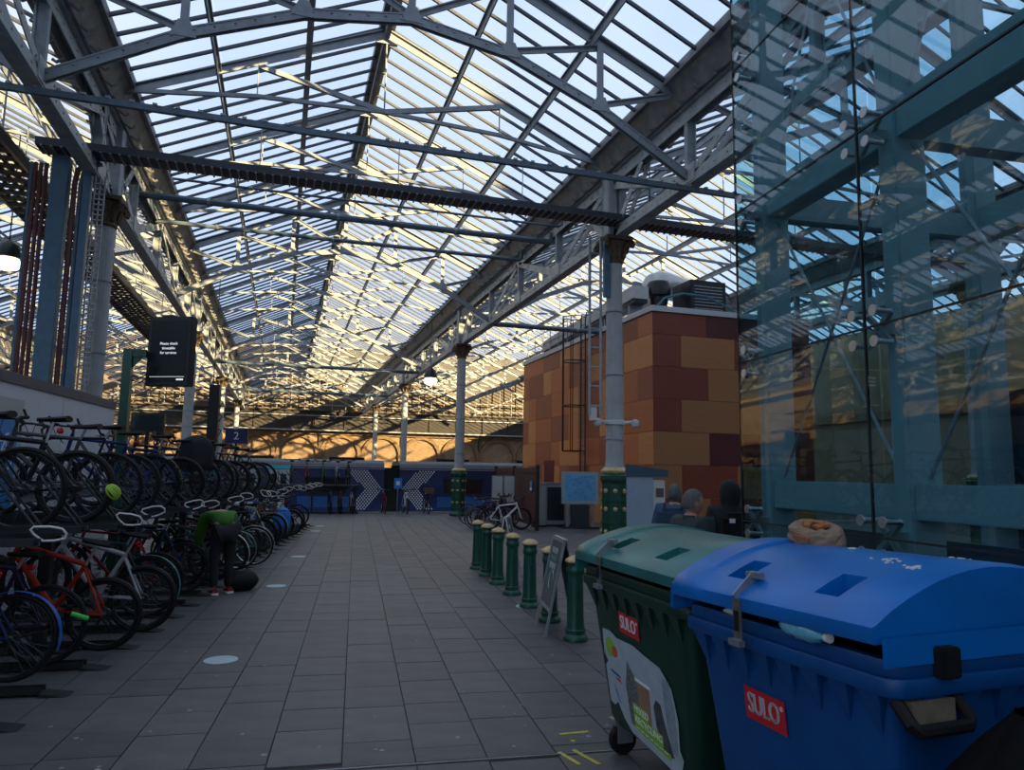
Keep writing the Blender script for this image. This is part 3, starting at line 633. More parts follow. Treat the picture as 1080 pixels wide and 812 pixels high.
LOWER = [ # v, style, colour, wheels, bar, guards, guard colour, rack, phrase
 (6.6, 'hybrid', 'navy', 'mid', 'flat', True, 'blue', 0, 'dark bike with blue mudguards, nearest in the lower rack'),
 (7.1, 'hybrid', 'purple', 'mid', 'swept', False, 'black', 0, 'dark purple bike beside the red one in the lower rack'),
 (7.6, 'mtb', 'red', 'fat', 'flat', False, 'black', 0, 'orange-red mountain bike in the lower rack'),
 (8.4, 'mtb', 'silver', 'fat', 'flat', False, 'black', 0, 'silver mountain bike in the lower rack'),
 (9.15, 'hybrid', 'grey', 'mid', 'flat', True, 'teal', 0, 'grey bike with teal mudguards in the lower rack'),
 (9.7, 'road', 'crimson', 'mid', 'drop', False, 'black', 0, 'crimson road bike in the lower rack'),
 (10.85, 'road', 'navy', 'mid', 'drop', False, 'black', 0, 'navy drop-handlebar bike in the lower rack before the bending person'),
 (11.35, 'step', 'black', 'mid', 'swept', True, 'black', 1, 'black step-through bike with mudguards and rack in the lower tier'),
 (11.85, 'mtb', 'grey', 'fat', 'flat', False, 'black', 0, 'grey mountain bike beside the bending person'),
 (12.4, 'hybrid', 'black', 'mid', 'flat', True, 'white', 0, 'black bike with white mudguards just past the bending person'),
 (13.2, 'road', 'teal', 'thin', 'drop', False, 'black', 0, 'teal road bike in the lower rack'),
 (13.75, 'hybrid', 'teal', 'thin', 'flat', True, 'silver', 0, 'teal bike with silver mudguards in the lower rack'),
 (14.5, 'step', 'brown', 'mid', 'swept', True, 'black', 1, 'brown step-through bike in the lower rack'),
 (15.3, 'hybrid', 'grey', 'mid', 'flat', False, 'black', 0, 'plain grey hybrid bike in the far half of the lower rack'),
 (16.1, 'mtb', 'black', 'fat', 'flat', False, 'black', 0, 'black mountain bike in the far half of the lower rack'),
 (17.0, 'hybrid', 'white', 'mid', 'flat', False, 'black', 0, 'white hybrid bike in the far half of the lower rack'),
 (17.9, 'step', 'navy', 'mid', 'swept', True, 'silver', 1, 'navy step-through bike with silver mudguards in the lower rack'),
 (18.8, 'hybrid', 'blue', 'mid', 'flat', True, 'blue', 1, 'blue bike with blue mudguards toward the far end of the rack'),
 (19.7, 'mtb', 'silver', 'fat', 'flat', False, 'black', 0, 'silver mountain bike toward the far end of the rack'),
 (20.7, 'road', 'black', 'mid', 'drop', False, 'black', 0, 'black road bike toward the far end of the rack'),
 (22.6, 'hybrid', 'black', 'mid', 'flat', False, 'black', 0, 'black hybrid bike standing last at the far end of the rack')]
LB = []; PIT = {6.6: .04, 7.1: .05, 7.6: .22, 8.4: .2, 9.15: .05, 9.7: .12}
UOFF = {6.6: -2.63, 7.1: -2.58, 7.6: -2.32, 8.4: -2.2, 9.15: -2.3, 9.7: -2.38, 10.85: -2.26, 11.35: -2.4, 11.85: -2.12, 12.4: -2.0, 13.2: -1.9, 13.75: -1.72}
for (v, st, c_, wh, ba, gd, gc, rk, ph) in LOWER:
    LB.append(bicycle(UV(UOFF.get(v, urow(v) + random.uniform(-.08, .1)), v, .05), PI + RZ + random.uniform(-.05, .05), st, c_, ph, GL, wh, ba, gd, gc, bool(rk), lean=random.uniform(-.06, .06), pitch=PIT.get(v, random.choice((0, 0, .12)))))
UPPER = [
 (6.45, 'hybrid', 'black', 'mid', 'flat', False, 0, 'black bike, nearest in the upper rack, in front of the bike sign'),
 (7.35, 'mtb', 'black', 'fat', 'flat', False, 0, 'black mountain bike in the upper rack with a lime helmet hung on it'),
 (8.05, 'hybrid', 'grey', 'mid', 'flat', False, 0, 'dark grey bike in the upper rack just past the lime helmet'),
 (8.8, 'road', 'black', 'mid', 'drop', False, 0, 'black drop-handlebar bike in the upper rack'),
 (9.35, 'hybrid', 'navy', 'mid', 'flat', True, 1, 'navy upper-rack bike with mudguards and luggage rack before the green post'),
 (10.75, 'mtb', 'navy', 'fat', 'flat', False, 0, 'navy mountain bike in the upper rack just past the green post'),
 (11.5, 'hybrid', 'black', 'mid', 'flat', False, 0, 'black upper-rack bike under a black cloth cover'),
 (12.3, 'step', 'navy', 'mid', 'swept', True, 0, 'navy step-through bike in the upper rack'),
 (12.95, 'road', 'teal', 'mid', 'drop', False, 0, 'teal road bike in the upper rack'),
 (13.8, 'mtb', 'black', 'fat', 'flat', False, 0, 'black mountain bike in the upper rack past the teal road bike'),
 (14.7, 'hybrid', 'grey', 'mid', 'flat', True, 0, 'dark grey bike with mudguards third from last in the upper rack'),
 (15.8, 'hybrid', 'black', 'mid', 'flat', False, 0, 'black bike second from last in the upper rack'),
 (16.9, 'step', 'black', 'mid', 'swept', True, 0, 'black step-through bike standing last in the upper rack')]
ZT = 1.2; UB = []
for (v, st, c_, wh, ba, gd, rk, ph) in UPPER:
    UB.append(bicycle(UV(urow(v) - .12 + random.uniform(-.05, .05), v, ZT + .02), PI + RZ + random.uniform(-.05, .05), st, c_, ph, GU, wh, ba, gd, 'black', bool(rk), lean=random.uniform(-.05, .05)))

# ------------------------------------------------------------------ two-tier rack
rk = empty('bike_rack', UV(0, 0), RZ, label='long black two-tier bike rack with white loop handles', cat='bike rack')
RACKP = mat('rack_black', (.022, .026, .028), .5, .3, var=.2); LOOP = mat('white_handle', (.72, .68, .66), .45)
tray_me = MB().bx(-1.65, 0, -.045, .045, 0, .008).bx(-1.65, 0, -.05, -.042, 0, .05).bx(-1.65, 0, .042, .05, 0, .05).mesh('upper_tray', RACKP)
low_me = MB().bx(-1.75, 0, -.045, .045, .02, .03).bx(-1.75, 0, -.05, -.042, .02, .07).bx(-1.75, 0, .042, .05, .02, .07).prism([(0, .03), (.2, 0), (-.02, 0)], -.08, .08).mesh('lower_tray', RACKP)
hoop_me = MB().tube([(-.3, -.06, .02), (-.62, -.06, .42), (-.66, 0, .46), (-.62, .06, .42), (-.3, .06, .02)], .011, 6).mesh('wheel_hoop', RACKP, True)
loop_me = MB().tube([(.05, 0, .155), (.09, 0, .15), (.125, .01, .115), (.12, .02, .075), (.05, .02, .05), (-.03, .01, .04), (-.1, 0, .085), (-.13, -.01, .12), (-.11, -.01, .145), (-.07, 0, .15), (0, 0, .158)], .009, 7, True).mesh('handle', LOOP, True)
arm_me = MB().beam((-.15, 0, .03), (.03, 0, .04), .03, .03).mesh('handle_arm', RACKP)
v = 5.6; i = 0
while v < 24:
    ur = urow(v) + .38
    t = link('upper_tray', tray_me, rk, (ur, v, ZT + (.03 if i % 2 else 0))); hl_ = random.uniform(-.25, .25)
    if i % 3 != 1: link('handle', loop_me, t, (.06, 0, 0), (hl_, random.uniform(-.2, .25), random.uniform(-.5, .3)), (.85, .85, .85))
    link('handle_arm', arm_me, t); link('wheel_hoop', hoop_me, t)
    l = link('lower_tray', low_me, rk, (ur - .2, v + .05, 0)); link('wheel_hoop', hoop_me, l)
    v += .75; i += 1
for u in (-2.9, -3.75):
    MB().beam((u, 5.3, ZT - .05), (u + .9, 24, ZT - .05), .09, .12).build('beam', RACKP, rk)
for j in range(9):
    vv = 5.5 + 2.28 * j; uu = -2.95 + .048 * j * 2.28
    MB().bx(uu - .05, uu + .05, vv - .05, vv + .05, 0, ZT).build('post', RACKP, rk); MB().bx(uu - .3, uu + .3, vv - .06, vv + .06, 0, .02).build('foot', RACKP, rk)
    MB().beam((uu - .85, vv, 0), (uu - .85, vv, ZT), .08, .08).build('post', RACKP, rk)
# small things on the bikes
hl = MB(); LIME = mat('lime_helmet', (.34, .55, .05), .4)
for j in range(7):
    a = -1.2 + .4 * j; w_ = .085 * math.cos(a * .5)
    hl.tube([(.13 * math.cos(t), w_ * math.sin(a) * (.4 + .6 * abs(math.sin(t))) * 1.3, .1 * math.sin(t) * math.cos(a * .7)) for t in [PI * q / 8 for q in range(9)]], .017, 6)
hl.tube([(.135 * math.cos(2 * PI * q / 16), .1 * math.sin(2 * PI * q / 16), 0) for q in range(16)], .018, 6, True)
helm = hl.build('bike_helmet', LIME, None, True, loc=UV(-2.14, 7.2, 1.52)); helm.scale = (.52, .52, .52); helm.rotation_euler = (1.0, .9, .4); tag(helm, 'lime green bike helmet hung on an upper-rack bike', 'helmet')
tag(MB().tube([(0, 0, 0), (.13, .02, -.05)], .02, 8).build('bike_pump', mat('bright_green', (.03, .6, .08), .4), None, True, loc=UV(-2.32, 6.98, .50)), 'bright green cylinder strapped on the second nearest lower bike', 'bike pump')
def cloth(name, m, loc, rx, ry, hh, label, cat, seed=1):
    rnd = random.Random(seed); rows = []
    for i in range(9):
        t = i / 8; row = []
        for j in range(24):
            a = 2 * PI * j / 24; k = math.sin(min(1, t * 1.5) * PI / 2); fold = 1 + .16 * t * math.sin(a * 5 + seed)
            row.append((rx * k * fold * math.cos(a), ry * k * fold * math.sin(a), hh * (1 - t ** 2.2) + rnd.uniform(-.01, .01)))
        rows.append(row)
    o = MB().grid(rows, True).build(name, m, None, True, loc=loc); o.rotation_euler[2] = RZ
    sm = o.modifiers.new('thick', 'SOLIDIFY'); sm.thickness = .008
    return tag(o, label, cat)
cloth('cloth_cover', mat('black_cloth', (.012, .011, .016), .8), UV(-2.33, 11.5, 1.72), .22, .14, .5, 'black cloth draped over the saddle of an upper-rack bike', 'cover', 2)
cloth('rear_bag', mat('blue_bag', (.02, .22, .75), .5), UV(-1.72, 18.78, .3), .2, .12, .52, 'bright blue bag over the back wheel of a far lower-rack bike', 'bag', 4)
link('basket', BASKm, LB[14], (-.1, 0, .78))

# ------------------------------------------------------------------ screen on its green post
ps = empty('screen_post', UV(-3.0, 10.3), RZ, label='green steel post with a bracket arm rising from the bike rack', cat='post')
MB().bx(-.055, .055, -.055, .055, 0, 3.3).build('pole', GREEN, ps); MB().bx(-.05, .22, -.04, .04, 3.2, 3.3).build('arm', GREEN, ps)
MB().prism([(.05, 3.2), (.17, 3.2), (.05, 3.05)], -.02, .02).build('brace', GREEN, ps)
for dz in (0, .06): MB().tube([(.05, 0, 2.95 - dz), (.16, 0, 2.92 - dz), (.26, 0, 3.0 - dz), (.33, 0, 3.15 - dz)], .009, 6).build('cable', BLACK, ps)
scn = empty('information_screen', UV(-2.49, 10.36, 3.3), RZ - .35, label='black portrait information screen hung beside the green post', cat='screen')
SB = mat('screen_casing', (.012, .014, .016), .4); SF = mat('screen_glass', (.012, .026, .028), .18)
MB().bx(-.31, .31, -.07, .07, -.47, .47).build('casing', SB, scn, bevel=.01)
TXT = mat('screen_text', (.85, .9, .92), .5, emit=.8)
for s in (0, PI):
    f = MB().bx(-.265, .265, -.074, -.069, -.42, .42).build('display', SF, scn); f.rotation_euler = (0, 0, s)
    for n_, ln in enumerate(('Please check', 'timetable', 'for services')):
        link('lettering', text_mesh(ln, .05, TXT), f, (0, -.0755, .1 - .062 * n_), (PI / 2, 0, 0))
    MB().bx(-.25, .25, -.0755, -.074, -.35, -.345).build('rule', TXT, f); MB().bx(.14, .24, -.0755, -.074, -.395, -.375).build('small_print', TXT, f)
MB().bx(-.14, .02, -.05, .05, .47, .5).build('hook', SB, scn)
# second post, back screen and platform sign behind the racks
o = empty('dark_post', UV(-3.4, 18.5), RZ, label='dark square post with fittings behind the upper bikes', cat='post'); MB().bx(-.12, .12, -.12, .12, 0, 3.75).build('pole', BLACKP, o); MB().bx(-.14, .14, -.14, .14, 0, .05).build('foot', BLACKP, o)
for j in range(3): MB().tube([(.11, 0, 3.4 - .35 * j), (.2, -.03, 3.35 - .35 * j), (.11, 0, 3.2 - .35 * j)], .012, 5).build('cable', BLACK, o)
o = empty('platform_sign', UV(-3.3, 21.4, .1), RZ, label='small navy platform sign with white number two behind the bikes', cat='sign')
MB().bx(-.3, .3, -.03, .03, 2.35, 2.75).build('board', mat('navy_sign', (.01, .015, .09), .4), o); MB().bx(-.03, .03, -.02, .04, -.1, 2.4).build('pole', BLACKP, o); link('number', text_mesh('2', .3, WHITE), o, (0, -.035, 2.55), (PI / 2, 0, 0))
o = empty('back_screen', UV(-3.72, 14.2, 2.4), RZ, label='small dark screen box low behind the upper bikes', cat='screen')
MB().bx(-.28, .28, -.06, .06, -.02, .33).build('casing', SB, o, bevel=.01); MB().bx(-.25, .25, -.064, -.06, .02, .29).build('display', SF, o); MB().bx(-.03, .03, -.03, .03, -2.4, 0).build('pole', BLACKP, o)

# ------------------------------------------------------------------ blue train
tn = empty('passenger_train', (0, 33.2, -.95), label='dark blue passenger train with white dotted chevrons standing at the platform', cat='train')
NAVY = mat('train_navy', (.010, .022, .085), .35, .1, var=.1); TROOF = mat('train_roof', (.13, .14, .15), .6, .1, var=.15); TW = mat('train_window', (.012, .014, .016), .12); TDOT = mat('train_dots', (.62, .66, .68), .5); TDB = mat('train_light_blue_dots', (.02, .2, .55), .5); DOORM = mat('train_door', (.36, .40, .43), .45)
def carriage(xa, xb, wins, doors):
    prof = [(0, .2), (-.06, .9), (-.06, 2.0), (.03, 2.75), (.12, 2.95), (2.68, 2.95), (2.77, 2.75), (2.86, 2.0), (2.86, .9), (2.8, .2)]
    b = MB().prism(prof, xa, xb, 'x').build('body', NAVY, tn)
    MB().prism([(.06, 2.86), (.2, 3.05), (.6, 3.17), (2.2, 3.17), (2.6, 3.05), (2.74, 2.86)], xa, xb, 'x').build('roof', TROOF, tn)
    MB().bx(xa, xb, -.03, .06, 2.76, 2.8).build('waist_stripe', mat('train_stripe', (.22, .2, .3), .5), tn)
    for x in range(int(xa) + 2, int(xb) - 1, 4): MB().bx(x, x + 1.6, .9, 1.9, 3.15, 3.3).build('roof_unit', BLACKP, tn)
    for (a, c) in wins: wn = MB().bx(a, c, -.075, -.05, 1.7, 2.35).build('window', TW, tn, bevel=.008); MB().bx(a - .04, c + .04, -.07, -.05, 1.66, 2.39).build('window_frame', BLACKP, wn)
    for (a, c) in doors:
        d = MB().bx(a, c, -.085, -.05, .95, 2.7).build('door', DOORM, tn); mid = (a + c) / 2
        for (p, q) in ((a + .12, mid - .08), (mid + .08, c - .12)): MB().bx(p, q, -.095, -.084, 1.6, 2.5).build('door_window', TW, d)
        MB().bx(mid - .01, mid + .01, -.09, -.083, .95, 2.7).build('door_joint', BLACKP, d)
    return b
carriage(-16, 4.42, [(-14, -12), (-11, -9), (-8.6, -6.6), (-5, -3), (1.0, 2.7)], [(-2.1, -1.0), (-.6, .3)])
carriage(5.12, 24, [(7.2, 9.0), (12.4, 14.4), (15, 17), (18, 20)], [(9.7, 11.3)])
MB().bx(4.42, 5.12, .2, 2.5, .5, 2.85).build('gangway', BLACK, tn)
for x in (-12, 1.5, 8, 20): MB().bx(x - 1.2, x + 1.2, .4, 2.4, .12, .8).build('bogie', BLACKP, tn)
def dots(cond, m, nm, x0, x1, z0, z1, st, r):
    d = MB(); z = z0; row = 0
    while z < z1:
        x = x0 + (st / 2 if row % 2 else 0)
        while x < x1:
            if cond(x, z): d.add([(x - r, -.066, z), (x, -.066, z - r), (x + r, -.066, z), (x, -.066, z + r)], [(0, 1, 2, 3)])
            x += st
        z += st * .62; row += 1
    tag(d.build(nm, m, tn), kind='stuff')
dots(lambda x, z: 3.5 < x + abs(z - 1.85) * .85 - .0 < 4.36 and x < 4.36 and x + abs(z - 1.85) * .85 > 3.55, TDOT, 'chevron_dots', 2.4, 4.36, 1.0, 2.7, .13, .04)
dots(lambda x, z: 5.2 < x - abs(z - 1.85) * .85 < 6.0 and x > 5.18, TDOT, 'chevron_dots', 5.2, 7.2, 1.0, 2.7, .13, .04)
dots(lambda x, z: True, TDB, 'blue_dots', .7, 3.0, 1.1, 1.55, .11, .035); dots(lambda x, z: True, TDB, 'blue_dots', 6.9, 9.5, 1.1, 1.55, .11, .035)
MB().bx(-.66, .4, -.1, -.05, 2.72, 2.86).build('door_light_strip', mat('cyan_strip', (.03, .5, .62), .4), tn)

# far rack in front of the train
fr = empty('far_bike_rack', (0, 30.6, 0), label='far two-tier bike rack standing in front of the blue train', cat='bike rack')
for x in (-.4, 1.2, 2.9): MB().bx(x - .04, x + .04, -.1, .1, 0, 1.15).build('post', RACKP, fr)
MB().bx(-.5, 3.0, -.5, .3, 1.1, 1.16).build('upper_deck', RACKP, fr); MB().bx(-.5, 3.0, -.5, -.44, .02, .1).build('lower_rail', RACKP, fr)
GF = 'bikes in the far rack by the train'
for i, (x, c_, s_, l) in enumerate(((.35, 'grey', 'hybrid', 'grey bike on the upper deck of the far rack, first from left'), (.95, 'red', 'mtb', 'red bike on the upper deck of the far rack'), (1.6, 'green', 'mtb', 'green bike on the upper deck of the far rack'), (2.15, 'silver', 'hybrid', 'silver bike on the upper deck of the far rack'), (2.6, 'black', 'hybrid', 'black bike on the upper deck of the far rack, rightmost'))):
    bicycle((x, 30.15, 1.16), PI / 2, s_, c_, l, GF, 'fat', 'flat')
for i, (x, c_, s_, l) in enumerate(((.2, 'black', 'hybrid', 'black bike under the far rack deck, leftmost'), (1.9, 'navy', 'mtb', 'navy bike under the far rack deck'), (2.3, 'brown', 'step', 'brown step-through bike under the far rack deck'), (2.75, 'silver', 'hybrid', 'silver bike under the far rack deck, rightmost'))):
    bicycle((x, 29.9, 0), PI / 2, s_, c_, l, GF, 'fat', 'flat')
for i, (x, c_, s_, bk, l) in enumerate(((4.05, 'crimson', 'road', False, 'crimson bike parked on the platform left of the blue bike sign'), (4.95, 'white', 'hybrid', False, 'white bike parked below the blue bike sign'), (5.85, 'black', 'step', True, 'black bike with brown basket parked right of the blue bike sign'))):
    bicycle((x, 30.9, 0), -PI / 2, s_, c_, l, 'bikes parked at the platform edge', 'mid', 'swept' if bk else 'flat', basket=bk)
o = empty('bike_parking_sign', (4.75, 31.2, 0), label='small blue bike parking sign on a slim pole before the train', cat='sign')
MB().bx(-.02, .02, -.02, .02, 0, 1.45).build('pole', STEEL, o); MB().bx(-.17, .17, -.03, -.02, 1.0, 1.45).build('board', mat('sign_mid_blue', (.03, .25, .7), .4), o); MB().bx(-.08, .08, -.035, -.03, 1.15, 1.32).build('symbol', WHITE, o)

# ------------------------------------------------------------------ red panelled building
rb = empty('panelled_building', (10.9, 20, 0), label='red wood-panelled building with rooftop plant, brighter light painted into its side', cat='building')
PC = {'d': (.20, .042, .022), 'b': (.34, .145, .055), 'm': (.085, .014, .016), 'o': (.46, .135, .05), 'l': (.55, .23, .08), 'r': (.30, .085, .042)}  # lighter orange tones have the side face's brighter light mixed in
def pm(k): return mat('panel_wood_' + k, PC[k], .5, 0, var=.14, vscale=2.2, stretch=(1, 1, 14), obj_rand=.07)
RBH = 6.95; LX, LY = 6.0, 12.8
MB().bx(.06, LX, .06, LY, 0, RBH - .05).build('core', IRON_D, rb)
MB().bx(-.05, LX + .05, -.05, LY + .05, RBH - .04, RBH + .14).build('parapet', mat('parapet_metal', (.5, .52, .54), .4, .2), rb)
zs = [RBH - .06]; zs += [RBH - .76 - 1.03 * j for j in range(7)]
front = [['d', 1.95, 'm', 2.0, 'd', 2, 'b', 2], ['d', 1.0, 'b', 2.0, 'd', 2, 'm', 2], ['d', 1.98, 'b', 2.0, 'd', 2, 'o', 2], ['d', 1.0, 'b', 2.05, 'o', 2, 'd', 2], ['b', 2.0, 'm', 2.0, 'd', 2, 'b', 2], ['b', 1.0, 'd', 2.0, 'b', 2, 'd', 2], ['d', 1.0, 'b', 1.0, 'd', 2.0, 'b', 2]]
side = ['orrolroolrlor', 'lolrolrolrool', 'rolrlorolrrlo', 'olrlrolroolrl', 'lorolorlrolor', 'rlorolrlorolr', 'orlrolrolorlr']  # side rows take the tones with the light painted in
def panel(ax, a, b, z0, z1, k):
    g = .006
    if ax == 'x': m = MB().bx(a + g, min(b, LX) - g, 0, .05, z0 + g, z1 - g)
    else: m = MB().bx(0, .05, a + g, min(b, LY) - g, z0 + g, z1 - g)
    o = m.build('panel', pm(k), rb)
for r in range(7):
    z1, z0 = zs[r], max(zs[r + 1], .0)
    row = front[r]; x = 0; j = 0
    while x < LX - .05: k = row[(2 * j) % len(row)]; wd = row[(2 * j + 1) % len(row)]; panel('x', x, x + wd, z0, z1, k); x += wd; j += 1
    y = 0; j = 0; first = 1.0 if r % 2 == 0 else 2.0
    while y < LY - .05:
        wd = (first if j == 0 else (1.0 if (j + r) % 3 == 0 else 2.0)); panel('y', y, y + wd, z0, z1, side[r][j % 13]); y += wd; j += 1
MB().bx(-.02, .02, 8.6, 9.8, 0, 2.3).build('doorway', mat('doorway_red', (.12, .015, .015), .5), rb)
# caged ladder on the side face
ld = empty('caged_ladder', (10.6, 25.2, 0), label='caged steel access ladder fixed to the red building side', cat='ladder')
for y in (-.22, .22): MB().tube([(.15, y, 1.2), (.15, y, 7.6), (.2, y, 7.9), (.45, y, 7.9)], .025, 6).build('rail', BLACKP, ld)
rg_ = MB().tube([(.15, -.22, 0), (.15, .22, 0)], .015, 5).mesh('rung', BLACKP)
for j in range(22): link('rung', rg_, ld, (0, 0, 1.35 + .29 * j))
hp = MB().tube([(.15, -.25, 0), (-.1, -.42, 0), (-.5, -.36, 0), (-.68, 0, 0), (-.5, .36, 0), (-.1, .42, 0), (.15, .25, 0)], .022, 5).mesh('cage_hoop', BLACKP)
for z in (2.6, 4.3, 6.0, 7.7): link('cage_hoop', hp, ld, (0, 0, z))
for (x, y) in ((-.1, -.42), (-.5, -.36), (-.68, 0), (-.5, .36), (-.1, .42)): MB().beam((x, y, 2.6), (x, y, 7.7), .03, .03).build('cage_bar', BLACKP, ld)
# rooftop plant
ZP = RBH + .14
DUCT = mat('duct_metal', (.42, .42, .41), .4, .5, var=.15)
o = empty('ventilation_duct', (12.7, 23.2, ZP), label='fat grey ventilation duct with an elbow on the red building roof', cat='duct'); MB().lathe([(.5, 0), (.5, 1.0), (.52, 1.02), (.52, 1.06)], 20).build('riser', DUCT, o, True)
MB().tube([(0, 0, 1.0), (0, 0, 1.35), (.12, .05, 1.6), (.5, .3, 1.78), (1.2, .7, 1.8), (2.6, 1.4, 1.8)], .5, 18).build('elbow', DUCT, o, True); MB().lathe([(.54, -.03), (.54, .03)], 20, (0, 0, 1.02)).build('band', STEEL, o)
o = empty('duct_cowl', (12.22, 21.95, ZP), label='dark round extractor cowl beside the fat duct', cat='duct'); MB().lathe([(.3, 0), (.3, .8), (.42, .85), (.42, 1.25), (.36, 1.35)], 18).build('drum', BLACKP, o, True); MB().bx(-.35, .35, -.35, .35, 0, .25).build('base', STEEL, o)
o = empty('rooftop_unit', (13.6, 21.6, ZP), label='black boxed air handling unit on the red building roof', cat='air conditioner'); MB().bx(-.7, .7, -.6, .6, .15, 1.3).build('casing', BLACKP, o, bevel=.02); MB().bx(-.7, .7, -.55, .55, 0, .15).build('feet', STEEL, o)
gr_ = MB().bx(-.55, .55, -.615, -.6, 0, .03).mesh('grille_slat', STEEL)
for j in range(8): link('grille_slat', gr_, o, (0, 0, .3 + .11 * j))
o = empty('long_duct', (11.35, 21.3, ZP), label='long dark-bellied rectangular duct along the red building roof edge', cat='duct'); MB().beam((.1, .5, .9), (.1, 9.5, .45), .6, .45).build('duct', DUCT, o); MB().beam((.1, .5, .62), (.1, 9.5, .2), .5, .16).build('underside', BLACKP, o)
for j in range(5): MB().bx(-.15, .35, .9 + 2 * j, .98 + 2 * j, 0, .6 - .08 * j).build('support', STEEL, o)
o = empty('condenser_unit', (12.6, 28.2, ZP), label='small grey condenser box at the far end of the long duct', cat='air conditioner'); MB().bx(-.3, .3, -.4, .4, .08, .95).build('casing', DUCT, o, bevel=.02); MB().bx(-.3, .3, -.35, .35, 0, .08).build('feet', BLACKP, o); MB().lathe([(.25, 0), (.25, .02)], 16, (-.32, 0, .5), 'x').build('fan_guard', BLACKP, o)
o = empty('roof_railing', (11.1, 20.2, ZP), label='thin steel railing along the red building roof edge', cat='railing')
for z in (.55, 1.05): MB().tube([(0, 7.5, z), (0, 12.6, z)], .02, 6).build('rail', STEEL, o)
for j in range(6): MB().tube([(0, 7.5 + 1.02 * j, 0), (0, 7.5 + 1.02 * j, 1.05)], .02, 6).build('post', STEEL, o)
o = empty('roof_hose', (11.3, 20.5, ZP), label='teal hose arched over the red building roof', cat='hose'); MB().tube([(0, .2, .0), (.4, .1, .45), (1.0, 0, .62), (1.9, 0, .6), (2.7, 0, .3), (3.3, 0, .02)], .04, 8).build('hose', mat('teal_hose', (.02, .13, .17), .5), o, True)
# conduits and cameras at the near column
o = empty('conduit_ladder', (XR - .5, 14.1, 0), label='pair of grey conduits joined by rungs left of the camera column', cat='conduit')
for x in (-.13, .13): MB().tube([(x, 0, 3.0), (x, 0, 6.95)], .03, 6).build('conduit', IRON, o)
MB().bx(.2, .32, -.05, .05, 5.6, 6.95).build('conduit', BL, o)
rr_ = MB().tube([(-.13, 0, 0), (.13, 0, 0)], .018, 5).mesh('rung', IRON)
for j in range(9): link('rung', rr_, o, (0, 0, 3.2 + .42 * j))
o = empty('security_cameras', (XR, 14.2, 2.86), label='white security cameras clamped round the near column', cat='camera')
CW = mat('camera_white', (.6, .62, .63), .4)
MB().lathe([(.21, -.05), (.225, -.04), (.225, .04), (.21, .05)], 20).build('clamp', CW, o, True)
for s in (-1, 1):
    MB().tube([(s * .2, -.05, 0), (s * .36, -.1, .02)], .035, 8).build('arm', CW, o, True); MB().lathe([(.02, .1), (.08, .08), (.09, 0), (.06, -.06), (.0, -.08)], 14, (s * .44, -.12, -.02)).build('dome', CW, o, True)
MB().bx(-.62, -.5, -.2, -.05, .02, .3).build('junction_box', CW, o, bevel=.01); MB().lathe([(.045, 0), (.045, .02)], 12, (.44, -.13, -.09)).build('lens', BLACKP, o)

# ------------------------------------------------------------------ glazed enclosure on the right
ge = empty('glass_enclosure', UV(2.88, 0), RZ, label='tall teal-tinted glass enclosure with bolted panes and steel frame', cat='glass building')
VJ = [-3.48, -2.06, -.64, .78, 2.2, 3.62, 5.04]; ZJ = [.22, 1.42, 2.62, 3.82, 5.02, 6.22, 7.42]
for a, b in zip(VJ, VJ[1:]):
    for c_, d in zip(ZJ, ZJ[1:]): MB().bx(-.006, .006, a + .006, b - .006, c_ + .006, d - .006).build('glass_pane', TEALGLASS, ge)
    MB().bx(-.02, .02, a + .004, b - .004, 0, .21).build('plinth_panel', DTEAL, ge)
UE = [0, 1.25, 2.5]
for a, b in zip(UE, UE[1:]):
    for c_, d in zip(ZJ, ZJ[1:]): MB().bx(a + .012, b - .006, 5.034, 5.046, c_ + .006, d - .006).build('glass_pane', TEALGLASS, ge)
SEAL = mat('black_seal', (.008, .012, .014), .6)
for v_ in VJ: MB().bx(-.008, .008, v_ - .0055, v_ + .0055, .2, 7.42).build('seal', SEAL, ge)
for z in ZJ: MB().bx(-.008, .008, VJ[0], VJ[-1], z - .0055, z + .0055).build('seal', SEAL, ge)
fx = MB().lathe([(.033, -.02), (.033, -.012), (.02, -.008), (.014, .09), (.02, .1)], 14, axis='x').mesh('fixing', CHROME, True)
spm = MB().beam((.1, -.09, -.09), (.1, .09, .09), .03, .03).beam((.1, -.09, .09), (.1, .09, -.09), .03, .03).bx(.09, .22, -.03, .03, -.03, .03).mesh('spider', STEEL)
for v_ in VJ[2:]:
    for z in ZJ[:-1]:
        sp_ = link('spider', spm, ge, (0, v_, z))
        for a in (-.09, .09):
            for b in (-.09, .09):
                if v_ == VJ[-1] and a > 0: continue
                link('fixing', fx, sp_, (0, a, b))
for v_ in VJ[2:]:
    MB().bx(.2, .42, v_ - .07, v_ + .07, 0, 7.3).build('column', TEALST, ge, bevel=.008)
    MB().bx(2.2, 2.42, v_ - .08, v_ + .08, 0, 7.3).build('column', TEALST, ge, bevel=.008)
    for z in (3.9, 7.2): MB().bx(.42, 2.2, v_ - .06, v_ + .06, z - .1, z + .1).build('cross_beam', TEALST, ge)
for x0, x1 in ((.2, .42), (2.2, 2.42)):
    for a, b in zip(VJ[2:], VJ[3:]):
        for zc, hh in ((1.62, .2), (3.92, .26), (7.2, .25)): MB().bx(x0 + .02, x1 - .02, a + .07, b - .07, zc - hh / 2, zc + hh / 2).build('beam', TEALST, ge, bevel=.006)
